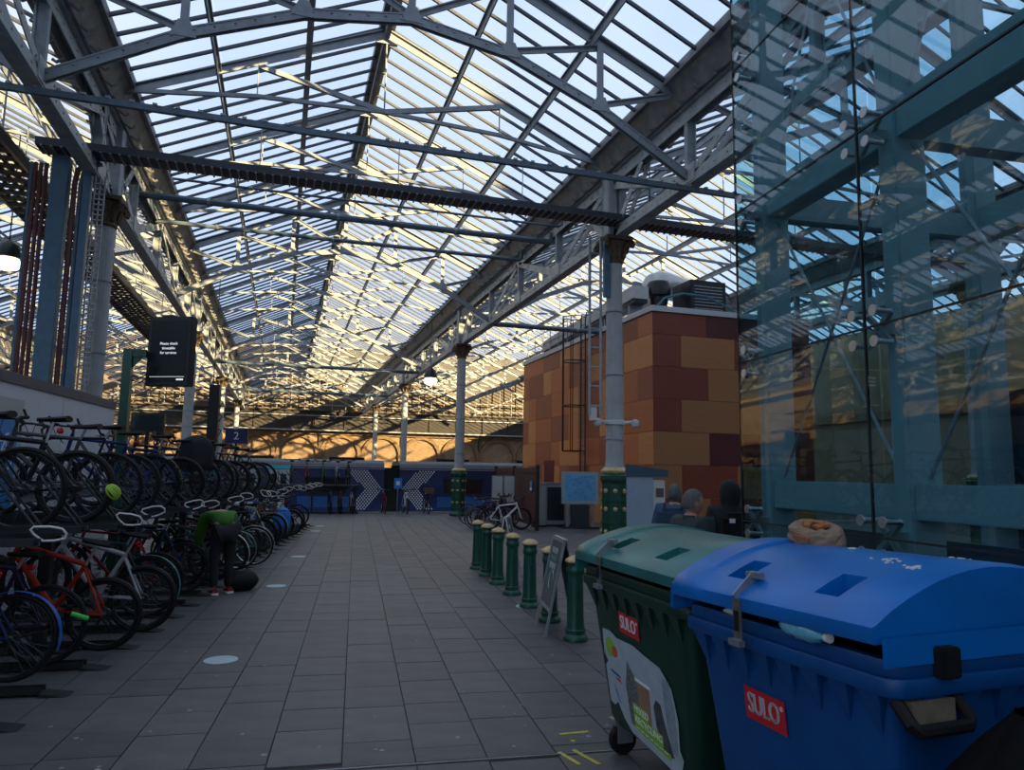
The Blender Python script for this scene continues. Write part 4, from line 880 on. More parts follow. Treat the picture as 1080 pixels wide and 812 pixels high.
for a, b in zip(VJ[2:], VJ[3:]):
    for z0, z1 in ((1.75, 3.75), (4.1, 7.0)):
        MB().tube([(.3, a + .1, z0), (.3, b - .1, z1)], .011, 6).build('tie_rod', STEEL, ge); MB().tube([(.3, a + .1, z1), (.3, b - .1, z0)], .011, 6).build('tie_rod', STEEL, ge)
    MB().bx(2.46, 2.52, a + .02, b - .02, 0, 2.5).build('interior_shade_panel', DTEAL, ge); MB().bx(.46, .5, a + .02, b - .02, 0, 1.4).build('interior_shade_panel', DTEAL, ge)  # added dark sheets stand for the dim interior and let reflections show

# ------------------------------------------------------------------ bollards
BO = MB().lathe([(.135, 0), (.135, .03), (.125, .05), (.105, .07), (.105, .1), (.098, .13), (.092, .16), (.082, .66), (.084, .68), (.096, .7), (.096, .74), (.086, .76), (.086, .79), (.1, .81)], 24)
BOm = BO.mesh('shaft', GREEN, True)
BC_ = MB().lathe([(.1, .805), (.112, .815), (.112, .83), (.1, .845), (.06, .868), (.03, .88), (.0, .885)], 24).mesh('cap', GOLD, True)
BRm = MB().lathe([(.11, -.012), (.116, 0), (.11, .012)], 24).mesh('base_ring', GREEN, True)
bp = [(2.35, 7.59), (2.33, 8.55), (2.31, 9.5), (2.29, 10.5), (2.27, 11.5), (2.255, 12.4), (2.24, 13.28)]
bl = ['nearest green bollard with gold cap, beside the green bin', 'green bollard with gold cap half hidden by the large sign board', 'green bollard with gold cap standing on a pale floor sticker', 'green bollard with gold cap, fourth from the camera', 'green bollard with gold cap, fifth from the camera', 'green bollard with gold cap, second farthest in the row', 'farthest green bollard with gold cap in the row']
for (u, v), l in zip(bp, bl):
    b = empty('bollard', UV(u, v), RZ, l, 'bollard', 'green bollards in a row'); link('shaft', BOm, b); link('cap', BC_, b); link('base_ring', BRm, b, (0, 0, .11))

# ------------------------------------------------------------------ sandwich boards
ALU = mat('aluminium', (.42, .45, .48), .35, .7)
def aboard(u, v, rz, label, lines, c1, hs_=1.0, sc=1.0):
    a = empty('sandwich_board', UV(u, v), rz, label, 'sign board')
    SLATE = mat('slate_' + c1, {'dark': (.07, .085, .10), 'poster': (.05, .12, .10)}[c1], .35, var=.2, vscale=5)
    an = .17
    for s in (-1, 1):
        f = empty('board', (0, 0, 0)); f.parent = a; f.rotation_euler = (s * -an * -1 if s < 0 else an, 0, 0 if s < 0 else 0)
        f.location = (0, s * .22, 0); f.rotation_euler = (s * .2, 0, 0)
        H_ = 1.05 * sc; W_ = .31 * sc; b0 = .26 * sc
        m = MB()
        for x in (-W_, W_): m.bx(x - .02, x + .02, -.012, .012, 0, H_)
        m.bx(-W_, W_, -.012, .012, H_ - .04, H_); m.bx(-W_, W_, -.012, .012, b0, b0 + .04); m.build('frame', ALU, f)
        p = MB().bx(-W_ + .02, W_ - .02, -.006, .006, b0 + .04, H_ - .04).build('poster', SLATE, f)
        rl = random.Random(11)
        for (n_, sz, z, cm) in lines:      # unreadable chalk lettering: rows of short strokes
            ck = MB(); x = -.19 * sc
            for q in range(n_):
                wd = rl.uniform(.022, .034) * sc
                for e in range(2): ck.beam((x + e * wd * .7, s * .008, z * sc - sz * sc * .45), (x + e * wd * .7 + rl.uniform(-.006, .006), s * .008, z * sc + sz * sc * .45), .006, .002, (0, 1, 0))
                ck.beam((x, s * .008, z * sc + rl.choice((-.4, 0, .4)) * sz * sc), (x + wd * .7, s * .008, z * sc + rl.choice((-.4, 0, .4)) * sz * sc), .006, .002, (0, 1, 0)); x += wd + .012
            ck.build('chalk_lettering', mat('board_ink_' + cm, {'w': (.45, .5, .5), 't': (.12, .32, .30)}[cm], .6), p)
        sw = MB()
        if s < 0:
            for q in range(4): sw.tube([(.02 + .12 * math.cos(t + q) * (1 - .15 * q), -.008, .58 * sc + .1 * math.sin(t * 1.3 + q * .8)) for t in [j * .25 for j in range(9)]], .004, 4)
            sw.build('chalk_drawing', mat('chalk_teal', (.25, .4, .42), .8), p)
    return a
aboard(2.31, 8.05, RZ - PI / 2 - .08, 'aluminium framed sandwich board with chalk lettering beside the nearest bollard', ((8, .07, .90, 'w'), (8, .06, .81, 't'), (9, .07, .73, 'w')), 'dark')
aboard(2.52, 12.0, RZ + 1.25, 'small sandwich board with green poster among the farther bollards', ((5, .08, .88, 'w'), (6, .07, .72, 't')), 'poster')

# ------------------------------------------------------------------ fence, noticeboards, map board, cabinets, ticket machine
fe = empty('mesh_fence', (7.5, 21.1, 0), label='brown slatted fence screen between the parked bikes and red building', cat='fence')
BRN = mat('fence_brown', (.09, .035, .03), .6, var=.2)
FV = Vector((.6, 6.6, 0))
for t in (0, .5, 1): MB().bx(-.05, .05, -.05, .05, 0, 2.0).build('post', BLACKP, fe, loc=FV * t)
slt = MB().bx(-.015, .015, -.035, .035, .12, 1.92).mesh('slat', BRN)
for j in range(52): link('slat', slt, fe, FV * ((j + .5) / 52))
for z in (.25, 1.75): MB().beam(Vector((0, 0, z)), FV + Vector((0, 0, z)), .04, .05).build('rail', BLACKP, fe)
PAPER = mat('notice_paper', (.45, .47, .46), .6, var=.1, vscale=20)
for j, l in ((0, 'left of two white noticeboards before the fence'), (1, 'right of two white noticeboards before the fence')):
    o = empty('noticeboard', (6.95 + .42 * j, 23.6, 0), -.1, l, 'noticeboard', 'white noticeboards by the fence')
    MB().bx(-.19, .19, -.03, .03, .75, 1.65).build('frame', STEEL, o, bevel=.005); MB().bx(-.165, .165, -.035, -.03, .78, 1.62).build('sheet', PAPER, o); MB().bx(-.03, .03, -.02, .02, 0, .75).build('post', STEEL, o)
o = empty('blue_notice', (7.62, 21.6, 1.2), label='small blue and white notice fixed on the brown fence', cat='notice'); MB().bx(-.16, -.14, -.1, .1, 0, .3).build('plate', mat('notice_blue', (.05, .22, .5), .5), o); MB().bx(-.165, -.16, -.08, .08, .02, .1).build('label', WHITE, o)
CAB = mat('cabinet_grey', (.30, .31, .32), .5, var=.1)
for j, (x, y, ww, l) in enumerate(((8.15, 22.8, .2, 'narrow pale utility cabinet next to the fence post'), (8.78, 23.0, .34, 'middle utility cabinet with a dark mesh front by the red building'), (9.4, 22.9, .18, 'narrow pale utility cabinet beside the map board'))):
    o = empty('utility_cabinet', (x, y, 0), -.1, l, 'cabinet'); MB().bx(-ww, ww, -.2, .2, .06, 1.4).build('body', CAB, o, bevel=.01); MB().bx(-ww - .02, ww + .02, -.22, .22, 1.4, 1.45).build('lid', STEEL, o); MB().bx(-ww + .05, ww - .05, -.21, -.2, .2, 1.3).build('door', DTEAL if j == 1 else CAB, o); MB().bx(-ww, ww, -.18, .18, 0, .06).build('plinth', BLACKP, o)
o = empty('map_board', (9.25, 21.9, 0), -.25, 'free-standing blue map board in front of the red building', 'map board')
MB().bx(-.6, .6, -.05, .05, .78, 1.82).build('frame', mat('map_frame', (.28, .38, .42), .5), o, bevel=.01); MB().bx(-.48, .5, -.056, -.05, .9, 1.7).build('map_sheet', mat('map_blue', (.10, .34, .62), .5, var=.3, vscale=9), o)
for x in (-.4, .4): MB().bx(x - .05, x + .05, -.06, .06, 0, .8).build('leg', IRON_D, o)
MB().bx(-.28, .3, -.1, .1, 0, .76).build('box', DTEAL, o); MB().bx(-.6, .6, -.2, .2, 0, .06).build('base', BLACKP, o)
tag(MB().bx(-.09, .09, -.06, .06, 0, .22).build('yellow_grit_box', mat('grit_yellow', (.6, .42, .02), .5), None, bevel=.01, loc=(10.55, 21.6, 0)), 'small yellow box on the ground beside the camera column', 'box')
tm = empty('ticket_machine', (6.33, 11.95, 0), -.45, 'grey-blue ticket machine with sloping dark roof beside the camera column', 'ticket machine')
MB().bx(-.33, .14, -.32, .3, 0, 1.72).build('side_panel', mat('ticket_panel', (.26, .33, .42), .45, var=.05), tm, bevel=.01); MB().prism([(-.35, 1.72), (.4, 1.72), (.4, 1.84), (-.35, 1.94)], -.34, .32).build('roof', mat('ticket_roof', (.02, .06, .10), .4), tm)
fr_ = MB().bx(.14, .34, -.3, .28, 0, 1.66).build('front_unit', mat('ticket_white', (.5, .5, .47), .5), tm)
MB().bx(.18, .32, -.306, -.3, 1.36, 1.52).build('display', mat('ticket_display', (.10, .07, .08), .3), fr_); MB().bx(.15, .3, -.35, -.3, .85, 1.12).build('keypad_shelf', STEEL, fr_); MB().bx(.26, .34, -.34, -.3, .95, 1.22).build('card_slot', BLACKP, fr_); MB().bx(.16, .32, -.304, -.3, .35, .8).build('lower_panel', IRON, fr_)

# bikes parked by the distant column
GM = 'bikes parked beside the distant column'
for (x, y, rz, c_, s_, wh, l) in ((5.75, 21.9, .12, 'purple', 'step', 'thin', 'purple step-through bike, leftmost of the cluster by the distant column'), (5.95, 22.5, .1, 'black', 'hybrid', 'mid', 'black hybrid bike in the cluster by the distant column'), (6.1, 21.5, .05, 'white', 'mtb', 'fat', 'white mountain bike at the front of the cluster by the distant column'), (6.2, 23.0, 0, 'crimson', 'hybrid', 'mid', 'crimson bike at the back of the cluster by the distant column'), (6.05, 24.0, .1, 'grey', 'road', 'thin', 'grey road bike behind the cluster by the distant column')):
    bicycle((x, y, 0), rz, s_, c_, l, GM, wh, 'flat', guards=(c_ == 'purple'), guard_col='black')

# ------------------------------------------------------------------ refuse bins
def rrect(hx, hy, r, n=5):
    pts = []
    for cx, cy, a0 in ((hx - r, hy - r, 0), (-hx + r, hy - r, 90), (-hx + r, -hy + r, 180), (hx - r, -hy + r, 270)):
        for i in range(n + 1):
            a = math.radians(a0 + 90 * i / n); pts.append((cx + r * math.cos(a), cy + r * math.sin(a)))
    return pts
def face_frame(y, z, off=.0, t=math.atan2(.1, .83)):
    x = -(.40 + .1 * (z - .22) / .83) - off
    m = Matrix(((0, -math.sin(t), -math.cos(t)), (-1, 0, 0), (0, math.cos(t), -math.sin(t)))).to_4x4(); m.translation = (x, y, z); return m
SRED = mat('sticker_red', (.50, .012, .02), .4); CAVITY = mat('cavity_black', (.012, .012, .012), .8)
def make_bin(loc, rz, bodym, lidm, label, peak, lid_len=.59):
    b = empty('refuse_bin', loc, rz, label, 'bin')
    rows = [[(x, y, z) for x, y in rrect(hx, hy, .06)] for hx, hy, z in ((.38, .45, .2), (.40, .47, .24), (.445, .51, .62), (.5, .555, 1.06))]
    bd = MB().grid(rows, True); n = len(rows[0]); bd.add(rows[0], [tuple(range(n))]); body = bd.build('body', bodym, b, True)
    MB().prism(rrect(.485, .54, .06), 1.0, 1.03, 'z').build('cavity_shade', CAVITY, b)  # black plate painted as the shade inside the gap under the lid
    def ringm(o0, o1, z0, z1):
        rr = [[(x, y, z) for x, y in rrect(.49 + o, .545 + o, .07)] for o, z in ((o0, z0), (o1, z0), (o1 + .004, z0 + .008), (o1 + .004, z1 - .01), (o1, z1), (o0, z1), (o0, z0))]
        return MB().grid(rr, True)
    ringm(0, .05, 1.04, 1.10).build('rim', bodym, b, True); ringm(0, .036, 1.10, 1.155).build('rim', bodym, b, True)
    fin = MB().add([(0, -.045, 0), (0, .045, 0), (.03, 0, -.17), (-.035, -.045, 0), (-.035, .045, 0), (.045, -.045, 0), (.045, .045, 0)], [(3, 4, 2), (3, 2, 5), (4, 6, 2), (3, 5, 6, 4), (5, 2, 6)]).mesh('fin', bodym)
    for j in range(8): link('fin', fin, b, (-.5, -.48 + .137 * j, 1.04))
    for s in (-1, 1):
        for j in range(5): link('fin', fin, b, (-.36 + .18 * j, s * .555, 1.04), (0, 0, -s * PI / 2))
    # domed lid, arched across the depth, with pockets and a stepped band
    prof = [(-.575, 1.19), (-.58, 1.2), (-.58, 1.245), (-.565, 1.262)]
    for i in range(1, 15):
        t = i / 15; x = -.565 + 1.13 * t; prof.append((x, 1.262 + (peak - 1.262) * math.sin(PI * t) ** .85))
    prof += [(.565, 1.262), (.58, 1.245), (.58, 1.19)]
    L = lid_len; ys = [-L, -L + .02, -.36, -.24, .0, .16, .28, L - .19, L - .175, L - .02, L]
    def lift(y): return -.012 if (y <= -L or y >= L) else (.014 if y > L - .18 else 0)
    grid = [[(x, y, z + (lift(y) if 2 < i < len(prof) - 3 else 0)) for y in ys] for i, (x, z) in enumerate(prof)]
    ld_ = MB(); n = len(ys); ld_.v = [p for r in grid for p in r]; holes = {(i, j) for i in (4, 5) for j in (2, 5)}
    for i in range(len(prof) - 1):
        for j in range(n - 1):
            if (i, j) in holes: continue
            ld_.f.append((i * n + j, i * n + j + 1, (i + 1) * n + j + 1, (i + 1) * n + j))
    for s in (0, n - 1):          # arched ends
        ld_.add([r[s] for r in grid], [tuple(range(len(grid)))])
    for j in (2, 5):
        c4 = [grid[4][j], grid[4][j + 1], grid[6][j + 1], grid[6][j]]; low = [(p[0], p[1], p[2] - .06) for p in c4]; lw = [(p[0] + (.0), p[1], min(low[0][2], p[2])) for p in low]
        c6 = [grid[4][j], grid[4][j + 1], grid[5][j + 1], grid[6][j + 1], grid[6][j], grid[5][j]]; l6 = [(p[0], p[1], grid[4][j][2] - .035) for p in c6]
        ld_.add(c6 + l6, [(6, 7, 8, 9, 10, 11)] + [(q, (q + 1) % 6, (q + 1) % 6 + 6, q + 6) for q in range(6)])
    lo = ld_.build('lid', lidm, b, True)
    for s in (-1, 1): MB().bx(-.57, .57, s * L - .005 + s * .022, s * L + .005 + s * .03, 1.12, 1.215).build('lid_lip', lidm, lo, bevel=.008)
    for (x, y) in ((-.33, -.42), (-.33, .42), (.33, -.42), (.33, .42)):
        cw = MB().lathe([(.03, -.022), (.085, -.022), (.09, -.012), (.09, .012), (.085, .022), (.03, .022)], 18, (x, y, .09), 'y').build('castor', BLACK, b, True); MB().bx(x - .05, x + .05, y - .045, y - .03, .08, .2).bx(x - .05, x + .05, y + .03, y + .045, .08, .2).bx(x - .07, x + .07, y - .05, y + .05, .185, .21).build('castor_fork', STEEL, cw)
    return b, body, lo
def stick(b, poly_or_box, m, nm, F, parent=None):
    o = poly_or_box.build(nm, m, b); o.matrix_local = F; return o
def sulo(b, y, z, wd, hh, tilt=0):
    F = face_frame(y, z, .004) @ Matrix.Rotation(tilt, 4, 'Z'); o = stick(b, MB().bx(-wd / 2, wd / 2, -hh / 2, hh / 2, 0, .001), SRED, 'brand_sticker', F); o['label'] = 'red sticker with white lettering'
    me = text_mesh('SULO', hh * .8, WHITE, .0004); xs = [v_.co.x for v_ in me.vertices]; fx_ = .76 * wd / (max(xs) - min(xs)); cx_ = (max(xs) + min(xs)) / 2 * fx_
    for dx in (-.0028, 0, .0028): link('lettering', me, o, (-.03 * wd - cx_ + dx, 0, .0022), None, (fx_, 1.1, 1))
    link('mark', text_mesh('®', hh * .2, WHITE), o, (wd * .42, hh * .24, .0014)); return o
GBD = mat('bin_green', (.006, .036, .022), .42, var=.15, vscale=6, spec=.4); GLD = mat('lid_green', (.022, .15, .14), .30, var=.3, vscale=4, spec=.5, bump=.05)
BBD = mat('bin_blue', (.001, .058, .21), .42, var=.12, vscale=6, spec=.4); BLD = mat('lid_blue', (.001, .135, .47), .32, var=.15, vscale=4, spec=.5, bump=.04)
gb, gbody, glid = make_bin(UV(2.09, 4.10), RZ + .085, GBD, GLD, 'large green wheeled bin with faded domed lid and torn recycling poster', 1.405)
gb.scale = (1, 1.12, 1)
sulo(gb, .06, .87, .23, .125, -.03)
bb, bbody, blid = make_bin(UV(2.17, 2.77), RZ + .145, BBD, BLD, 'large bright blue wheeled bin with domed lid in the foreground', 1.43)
blid.rotation_euler = (-.02, -.008, 0); blid.location = (0, 0, .014)
sulo(bb, .11, .80, .245, .135, -.02)
# recycling poster
F = face_frame(.02, .50, .004) @ Matrix.Scale(1.08, 4)
poster = stick(gb, MB().prism([(-.36, .26), (-.27, .265), (-.2, .24), (-.02, .245), (.1, .22), (.24, .20), (.33, .12), (.36, -.02), (.345, -.16), (.37, -.2), (.33, -.3), (.1, -.27), (-.12, -.25), (-.2, -.2), (-.26, -.13), (-.3, -.16), (-.35, -.15), (-.365, .05), (-.33, .08), (-.37, .12)], 0, .001, 'z'), mat('poster_white', (.36, .42, .46), .5, var=.12, vscale=12), 'poster', F)
def pp_(poly, m, nm, z=.0018): return MB().prism(poly, .001, z, 'z').build(nm, m, poster)
def disc(cx, cy, r, n=18): return [(cx + r * math.cos(2 * PI * i / n), cy + r * math.sin(2 * PI * i / n)) for i in range(n)]
pp_([(-.1, .14), (.02, .03), (.03, -.2), (-.12, -.2), (-.14, .0)], mat('print_newspaper', (.12, .13, .13), .6, var=.9, vscale=60), 'newspaper_stack')
pp_([(-.02, .06), (.11, .05), (.1, -.22), (.0, -.22)], mat('print_cup', (.30, .17, .10), .6, var=.4, vscale=6, stretch=(1, .05, 1)), 'paper_cup', .0022)
pp_([(-.03, .075), (.12, .065), (.12, .05), (-.03, .058)], WHITE, 'cup_rim', .0024)
pp_([(.14, -.02), (.17, .02), (.21, .01), (.24, -.1), (.29, -.22), (.2, -.24), (.15, -.12)], mat('print_can', (.05, .06, .06), .4, var=.8, vscale=25), 'crushed_can', .0022)
pp_([(.25, .16), (.31, .15), (.335, .0), (.33, -.2), (.27, -.2), (.25, .0)], mat('print_bottle', (.22, .28, .31), .4, var=.3, vscale=18), 'bottle', .0022)
pp_(disc(-.285, .17, .055), mat('print_lime', (.25, .42, .04), .6), 'round_logo'); pp_(disc(-.235, .155, .032), mat('print_orange_red', (.45, .08, .03), .6), 'round_logo', .0022)
pp_([(-.31, .045), (-.2, .03), (-.19, .015), (-.3, .03)], mat('print_navy', (.03, .06, .25), .6), 'swoosh'); pp_([(-.27, .01), (-.2, .01), (-.19, -.012), (-.22, -.005)], SRED, 'swoosh'); pp_([(-.28, -.03), (-.26, -.06), (-.22, -.13), (-.225, -.135), (-.27, -.08)], mat('print_pale_blue', (.1, .2, .45), .6), 'swoosh')
LG = mat('print_green', (.22, .42, .03), .6)
g1 = pp_([(-.08, -.07), (.07, -.08), (.07, -.135), (-.08, -.125)], LG, 'print_band', .0026); g2 = pp_([(-.08, -.125), (.2, -.145), (.2, -.205), (-.08, -.18)], LG, 'print_band', .0026); pp_([(-.08, -.18), (.26, -.215), (.26, -.245), (-.08, -.205)], LG, 'print_band', .0026)
link('lettering', text_mesh('MIXED', .05, WHITE), poster, (-.0, -.103, .003), (0, 0, -.05)); link('lettering', text_mesh('RECYCLING', .05, WHITE), poster, (.06, -.163, .003), (0, 0, -.07)); [MB().bx(-.07 + .045 * q, -.035 + .045 * q, -.2 - .0037 * q * 1.0, -.196 - .0037 * q, .0026, .003).build('small_print', WHITE, poster) for q in range(7)]
# metal latches, bracket
for b, y in ((gb, .22), (bb, .12)):
    lt = MB().beam((-.595, y, 1.245), (-.59, y, 1.08), .05, .006, (1, 0, 0)).build('latch', mat('latch_metal', (.26, .26, .24), .4, .8, var=.35, vscale=25), b)
    MB().bx(-.615, -.585, y - .035, y + .035, 1.06, 1.085).build('latch_hinge', STEEL, lt); MB().beam((-.6, y, 1.245), (-.5, y, 1.335), .05, .007, (0, 1, 0)).build('latch_arm', STEEL, lt); MB().bx(-.52, -.48, y - .035, y + .035, 1.33, 1.352).build('latch_stop', STEEL, lt)
    for dz in (0,): MB().bx(-.604, -.599, y - .012, y + .012, 1.12, 1.2).build('latch_slot', BLACK, lt)
tr_ = MB().tube([(-.50, -.56, 1.03), (-.50, -.62, .97), (-.48, -.63, .95), (-.26, -.63, .95), (-.24, -.62, .97), (-.24, -.56, 1.03)], .022, 8).build('lift_handle', BLACK, bb, True)
MB().bx(-.47, -.28, -.60, -.55, .96, 1.03).build('cardboard_scrap', mat('cardboard', (.16, .13, .09), .8, var=.3, vscale=20), bb); MB().bx(-.36, -.28, -.635, -.585, 1.10, 1.20).build('lid_catch', BLACK, bb, bevel=.006)
# white splats on the blue lid
sp_ = MB(); rs_ = random.Random(3)
for (cx, cy, s) in ((-.16, -.30, 1), (-.2, -.43, .5), (.1, -.38, .5), (.0, .05, .5)):
    for q in range(9):
        x, y = cx + rs_.gauss(0, .018) * s, cy + rs_.gauss(0, .03) * s; t = (x + .565) / 1.13; z = 1.262 + (1.43 - 1.262) * math.sin(PI * t) ** .85; r = rs_.uniform(.004, .012)
        sp_.lathe([(r, -.004), (r, .002), (r * .5, .0035)], 6, (x, y, z))
tag(sp_.build('droppings', mat('dropping_white', (.6, .6, .6), .8), blid), kind='stuff')
# plastic bottle and tissue stuck in the gap
bo = empty('plastic_bottle', bb.matrix_basis @ Vector((-.53, -.10, 1.185)), RZ + .145 + PI - .12, 'crushed pale blue plastic bottle jammed under the blue lid', 'bottle')
PET = mat('pet_plastic', (.12, .42, .55), .12, spec=.8, var=.2, vscale=12)
MB().lathe([(.012, -.01), (.036, 0), (.04, .02), (.04, .06), (.036, .075), (.04, .09), (.038, .15), (.03, .19), (.014, .22), (.014, .235)], 14, axis='y', rfun=lambda a, z: 1 + .1 * math.sin(3 * a + z * 40)).build('bottle_body', PET, bo, True); MB().lathe([(.017, .232), (.017, .252)], 12, axis='y').build('cap', WHITE, bo)
ti = MB().tube([(0, 0, 0), (.01, .05, .008), (.0, .1, .0)], [.005, .02, .006], 7).build('tissue', WHITE, None, True, loc=bb.matrix_basis @ Vector((-.53, .2, 1.165))); tag(ti, 'scrap of white tissue on the blue bin rim', 'tissue')
# paper bag on the lid
PB = mat('brown_paper', (.26, .17, .11), .8, var=.2, vscale=14, bump=.6, bscale=30)
bagp = bb.matrix_basis @ Vector((.06, .36, 1.42))
pbag = empty('paper_bag', bagp + Vector((0, 0, .012)), RZ + .3, 'crumpled brown paper food bag lying on the blue lid', 'paper bag')
pbag.rotation_euler = (.12, -.22, RZ + .3)
rp_ = random.Random(5); rows = []
for i in range(9):
    t = i / 8; rr = (.085, .1, .105, .1, .1, .09, .075, .055, .045)[i]; zz = (0, .01, .03, .055, .075, .09, .098, .09, .07)[i]
    rows.append([((rr * 1.0 + rp_.uniform(-.008, .008)) * math.cos(2 * PI * j / 22), (rr * 1.35 + rp_.uniform(-.01, .01)) * math.sin(2 * PI * j / 22), zz + rp_.uniform(-.005, .005)) for j in range(22)])
MB().grid(rows, True).add(rows[0], [tuple(range(22))]).build('bag', PB, pbag)
MB().lathe([(.06, .05), (.055, .085), (.03, .1), (.0, .1)], 12, rfun=lambda a, z: 1 + .2 * math.sin(4 * a)).build('scorched_mouth', mat('grease_dark', (.03, .018, .012), .8, var=.6, vscale=40), pbag)
for k_ in range(5): MB().box((.03 * math.cos(k_ * 1.3), .045 * math.sin(k_ * 1.3), .098), (.03, .045, .014), Matrix.Rotation(k_, 3, 'Z')).build('food_scrap', mat('food_orange', (.38, .12, .02), .6), pbag)
for s in (1,): MB().bx(-.107, -.1, -.04, .05, .05, .066).build('orange_flap', MATS['food_orange'], pbag)
# black sack shape added to fill the dark area beside the blue bin
rows = []; rq = random.Random(9)
for i in range(12):
    t = i / 11; rr = .34 * math.sin(min(1, t * 2.2) * PI / 2) * (1 if t < .7 else 1 - (t - .7) * 2.6) + .01
    rows.append([((rr * (1 + .1 * math.sin(j * 1.7 + i)) + rq.uniform(-.012, .012)) * math.cos(2 * PI * j / 26), (rr * (1 + .08 * math.sin(j * 2.3 + i * .6)) + rq.uniform(-.012, .012)) * math.sin(2 * PI * j / 26), .1 * 11 * t) for j in range(26)])
tag(MB().grid(rows, True).build('sack_filler', mat('filler_black', (.002, .002, .002), .6, spec=.1), None, True, loc=UV(1.92, 1.74)), 'black sack shape added for the dark area beside the blue bin', 'sack')

# ------------------------------------------------------------------ people
def skin(verts, edges, rad, sub=1):
    me = bpy.data.meshes.new('skin_src'); me.from_pydata(verts, edges, [])
    bm = bmesh.new(); bm.from_mesh(me); ly = bm.verts.layers.skin.verify(); bm.verts.ensure_lookup_table()
    for i, v_ in enumerate(bm.verts):
        r = rad[i]; v_[ly].radius = r if isinstance(r, tuple) else (r, r); v_[ly].use_root = (i == 0)
    bm.to_mesh(me); bm.free(); o = bpy.data.objects.new('skin_src', me); COL.objects.link(o)
    sk = o.modifiers.new('skin', 'SKIN'); sk.use_smooth_shade = True
    if sub: s_ = o.modifiers.new('sub', 'SUBSURF'); s_.levels = sub; s_.render_levels = sub
    dg = bpy.context.evaluated_depsgraph_get(); out = bpy.data.meshes.new_from_object(o.evaluated_get(dg)); bpy.data.objects.remove(o); return out
def head_geo():
    bm = bmesh.new(); bmesh.ops.create_icosphere(bm, subdivisions=4, radius=1); pts = []
    for v_ in bm.verts:
        x, y, z = v_.co; X, Y, Z = x * .098, y * .077, z * .122
        if z < -.1: k = (-.1 - z) / .9; Y *= 1 - .38 * k; X = X * (1 - .18 * k) + .012 * k * (1 if x > 0 else 0)
        if x < 0 and z < -.35: X *= .72
        if x > .5: X += .028 * math.exp(-(y / .16) ** 2) * math.exp(-((z + .18) / .2) ** 2); X -= .012 * math.exp(-((abs(y) - .38) / .16) ** 2) * math.exp(-((z - .06) / .12) ** 2); X += .008 * math.exp(-((z - .22) / .1) ** 2) * math.exp(-(y / .6) ** 2); X -= .006 * math.exp(-((z + .5) / .05) ** 2) * math.exp(-(y / .3) ** 2); X += .006 * math.exp(-((z + .58) / .07) ** 2) * math.exp(-(y / .3) ** 2)
        v_.co = (X, Y, Z); pts.append((x, y, z))
    for s in (-1, 1):
        r = bmesh.ops.create_icosphere(bm, subdivisions=2, radius=1)['verts']
        for v_ in r: c = v_.co.copy(); v_.co = (-.005 + c.x * .02, s * .078 + c.y * .009, -.005 + c.z * .032)
    return bm
def hair_geo(long=0, off=.008, seed=0):
    bm = bmesh.new(); bmesh.ops.create_icosphere(bm, subdivisions=4, radius=1); rh = random.Random(seed); kill = []
    for v_ in bm.verts:
        x, y, z = v_.co; lim = (.42 if x > .3 else (.05 if x > -.1 else -.45)) - (.5 * long if x < .2 else 0)
        if z < lim: kill.append(v_)
        o_ = off + rh.uniform(-.002, .003); X, Y, Z = x * (.098 + o_), y * (.077 + o_), z * (.122 + o_)
        if x < 0 and z < -.35: X *= .85
        v_.co = (X, Y, Z)
    bmesh.ops.delete(bm, geom=kill, context='VERTS'); return bm
def to_me(bm, name, m, base=None, mtx=None):
    if mtx is not None: bmesh.ops.transform(bm, matrix=mtx, verts=bm.verts)
    if base is not None: bm.from_mesh(base)
    me = bpy.data.meshes.new(name); bm.to_mesh(me); bm.free(); me.materials.clear(); me.materials.append(m); me.shade_smooth(); return me
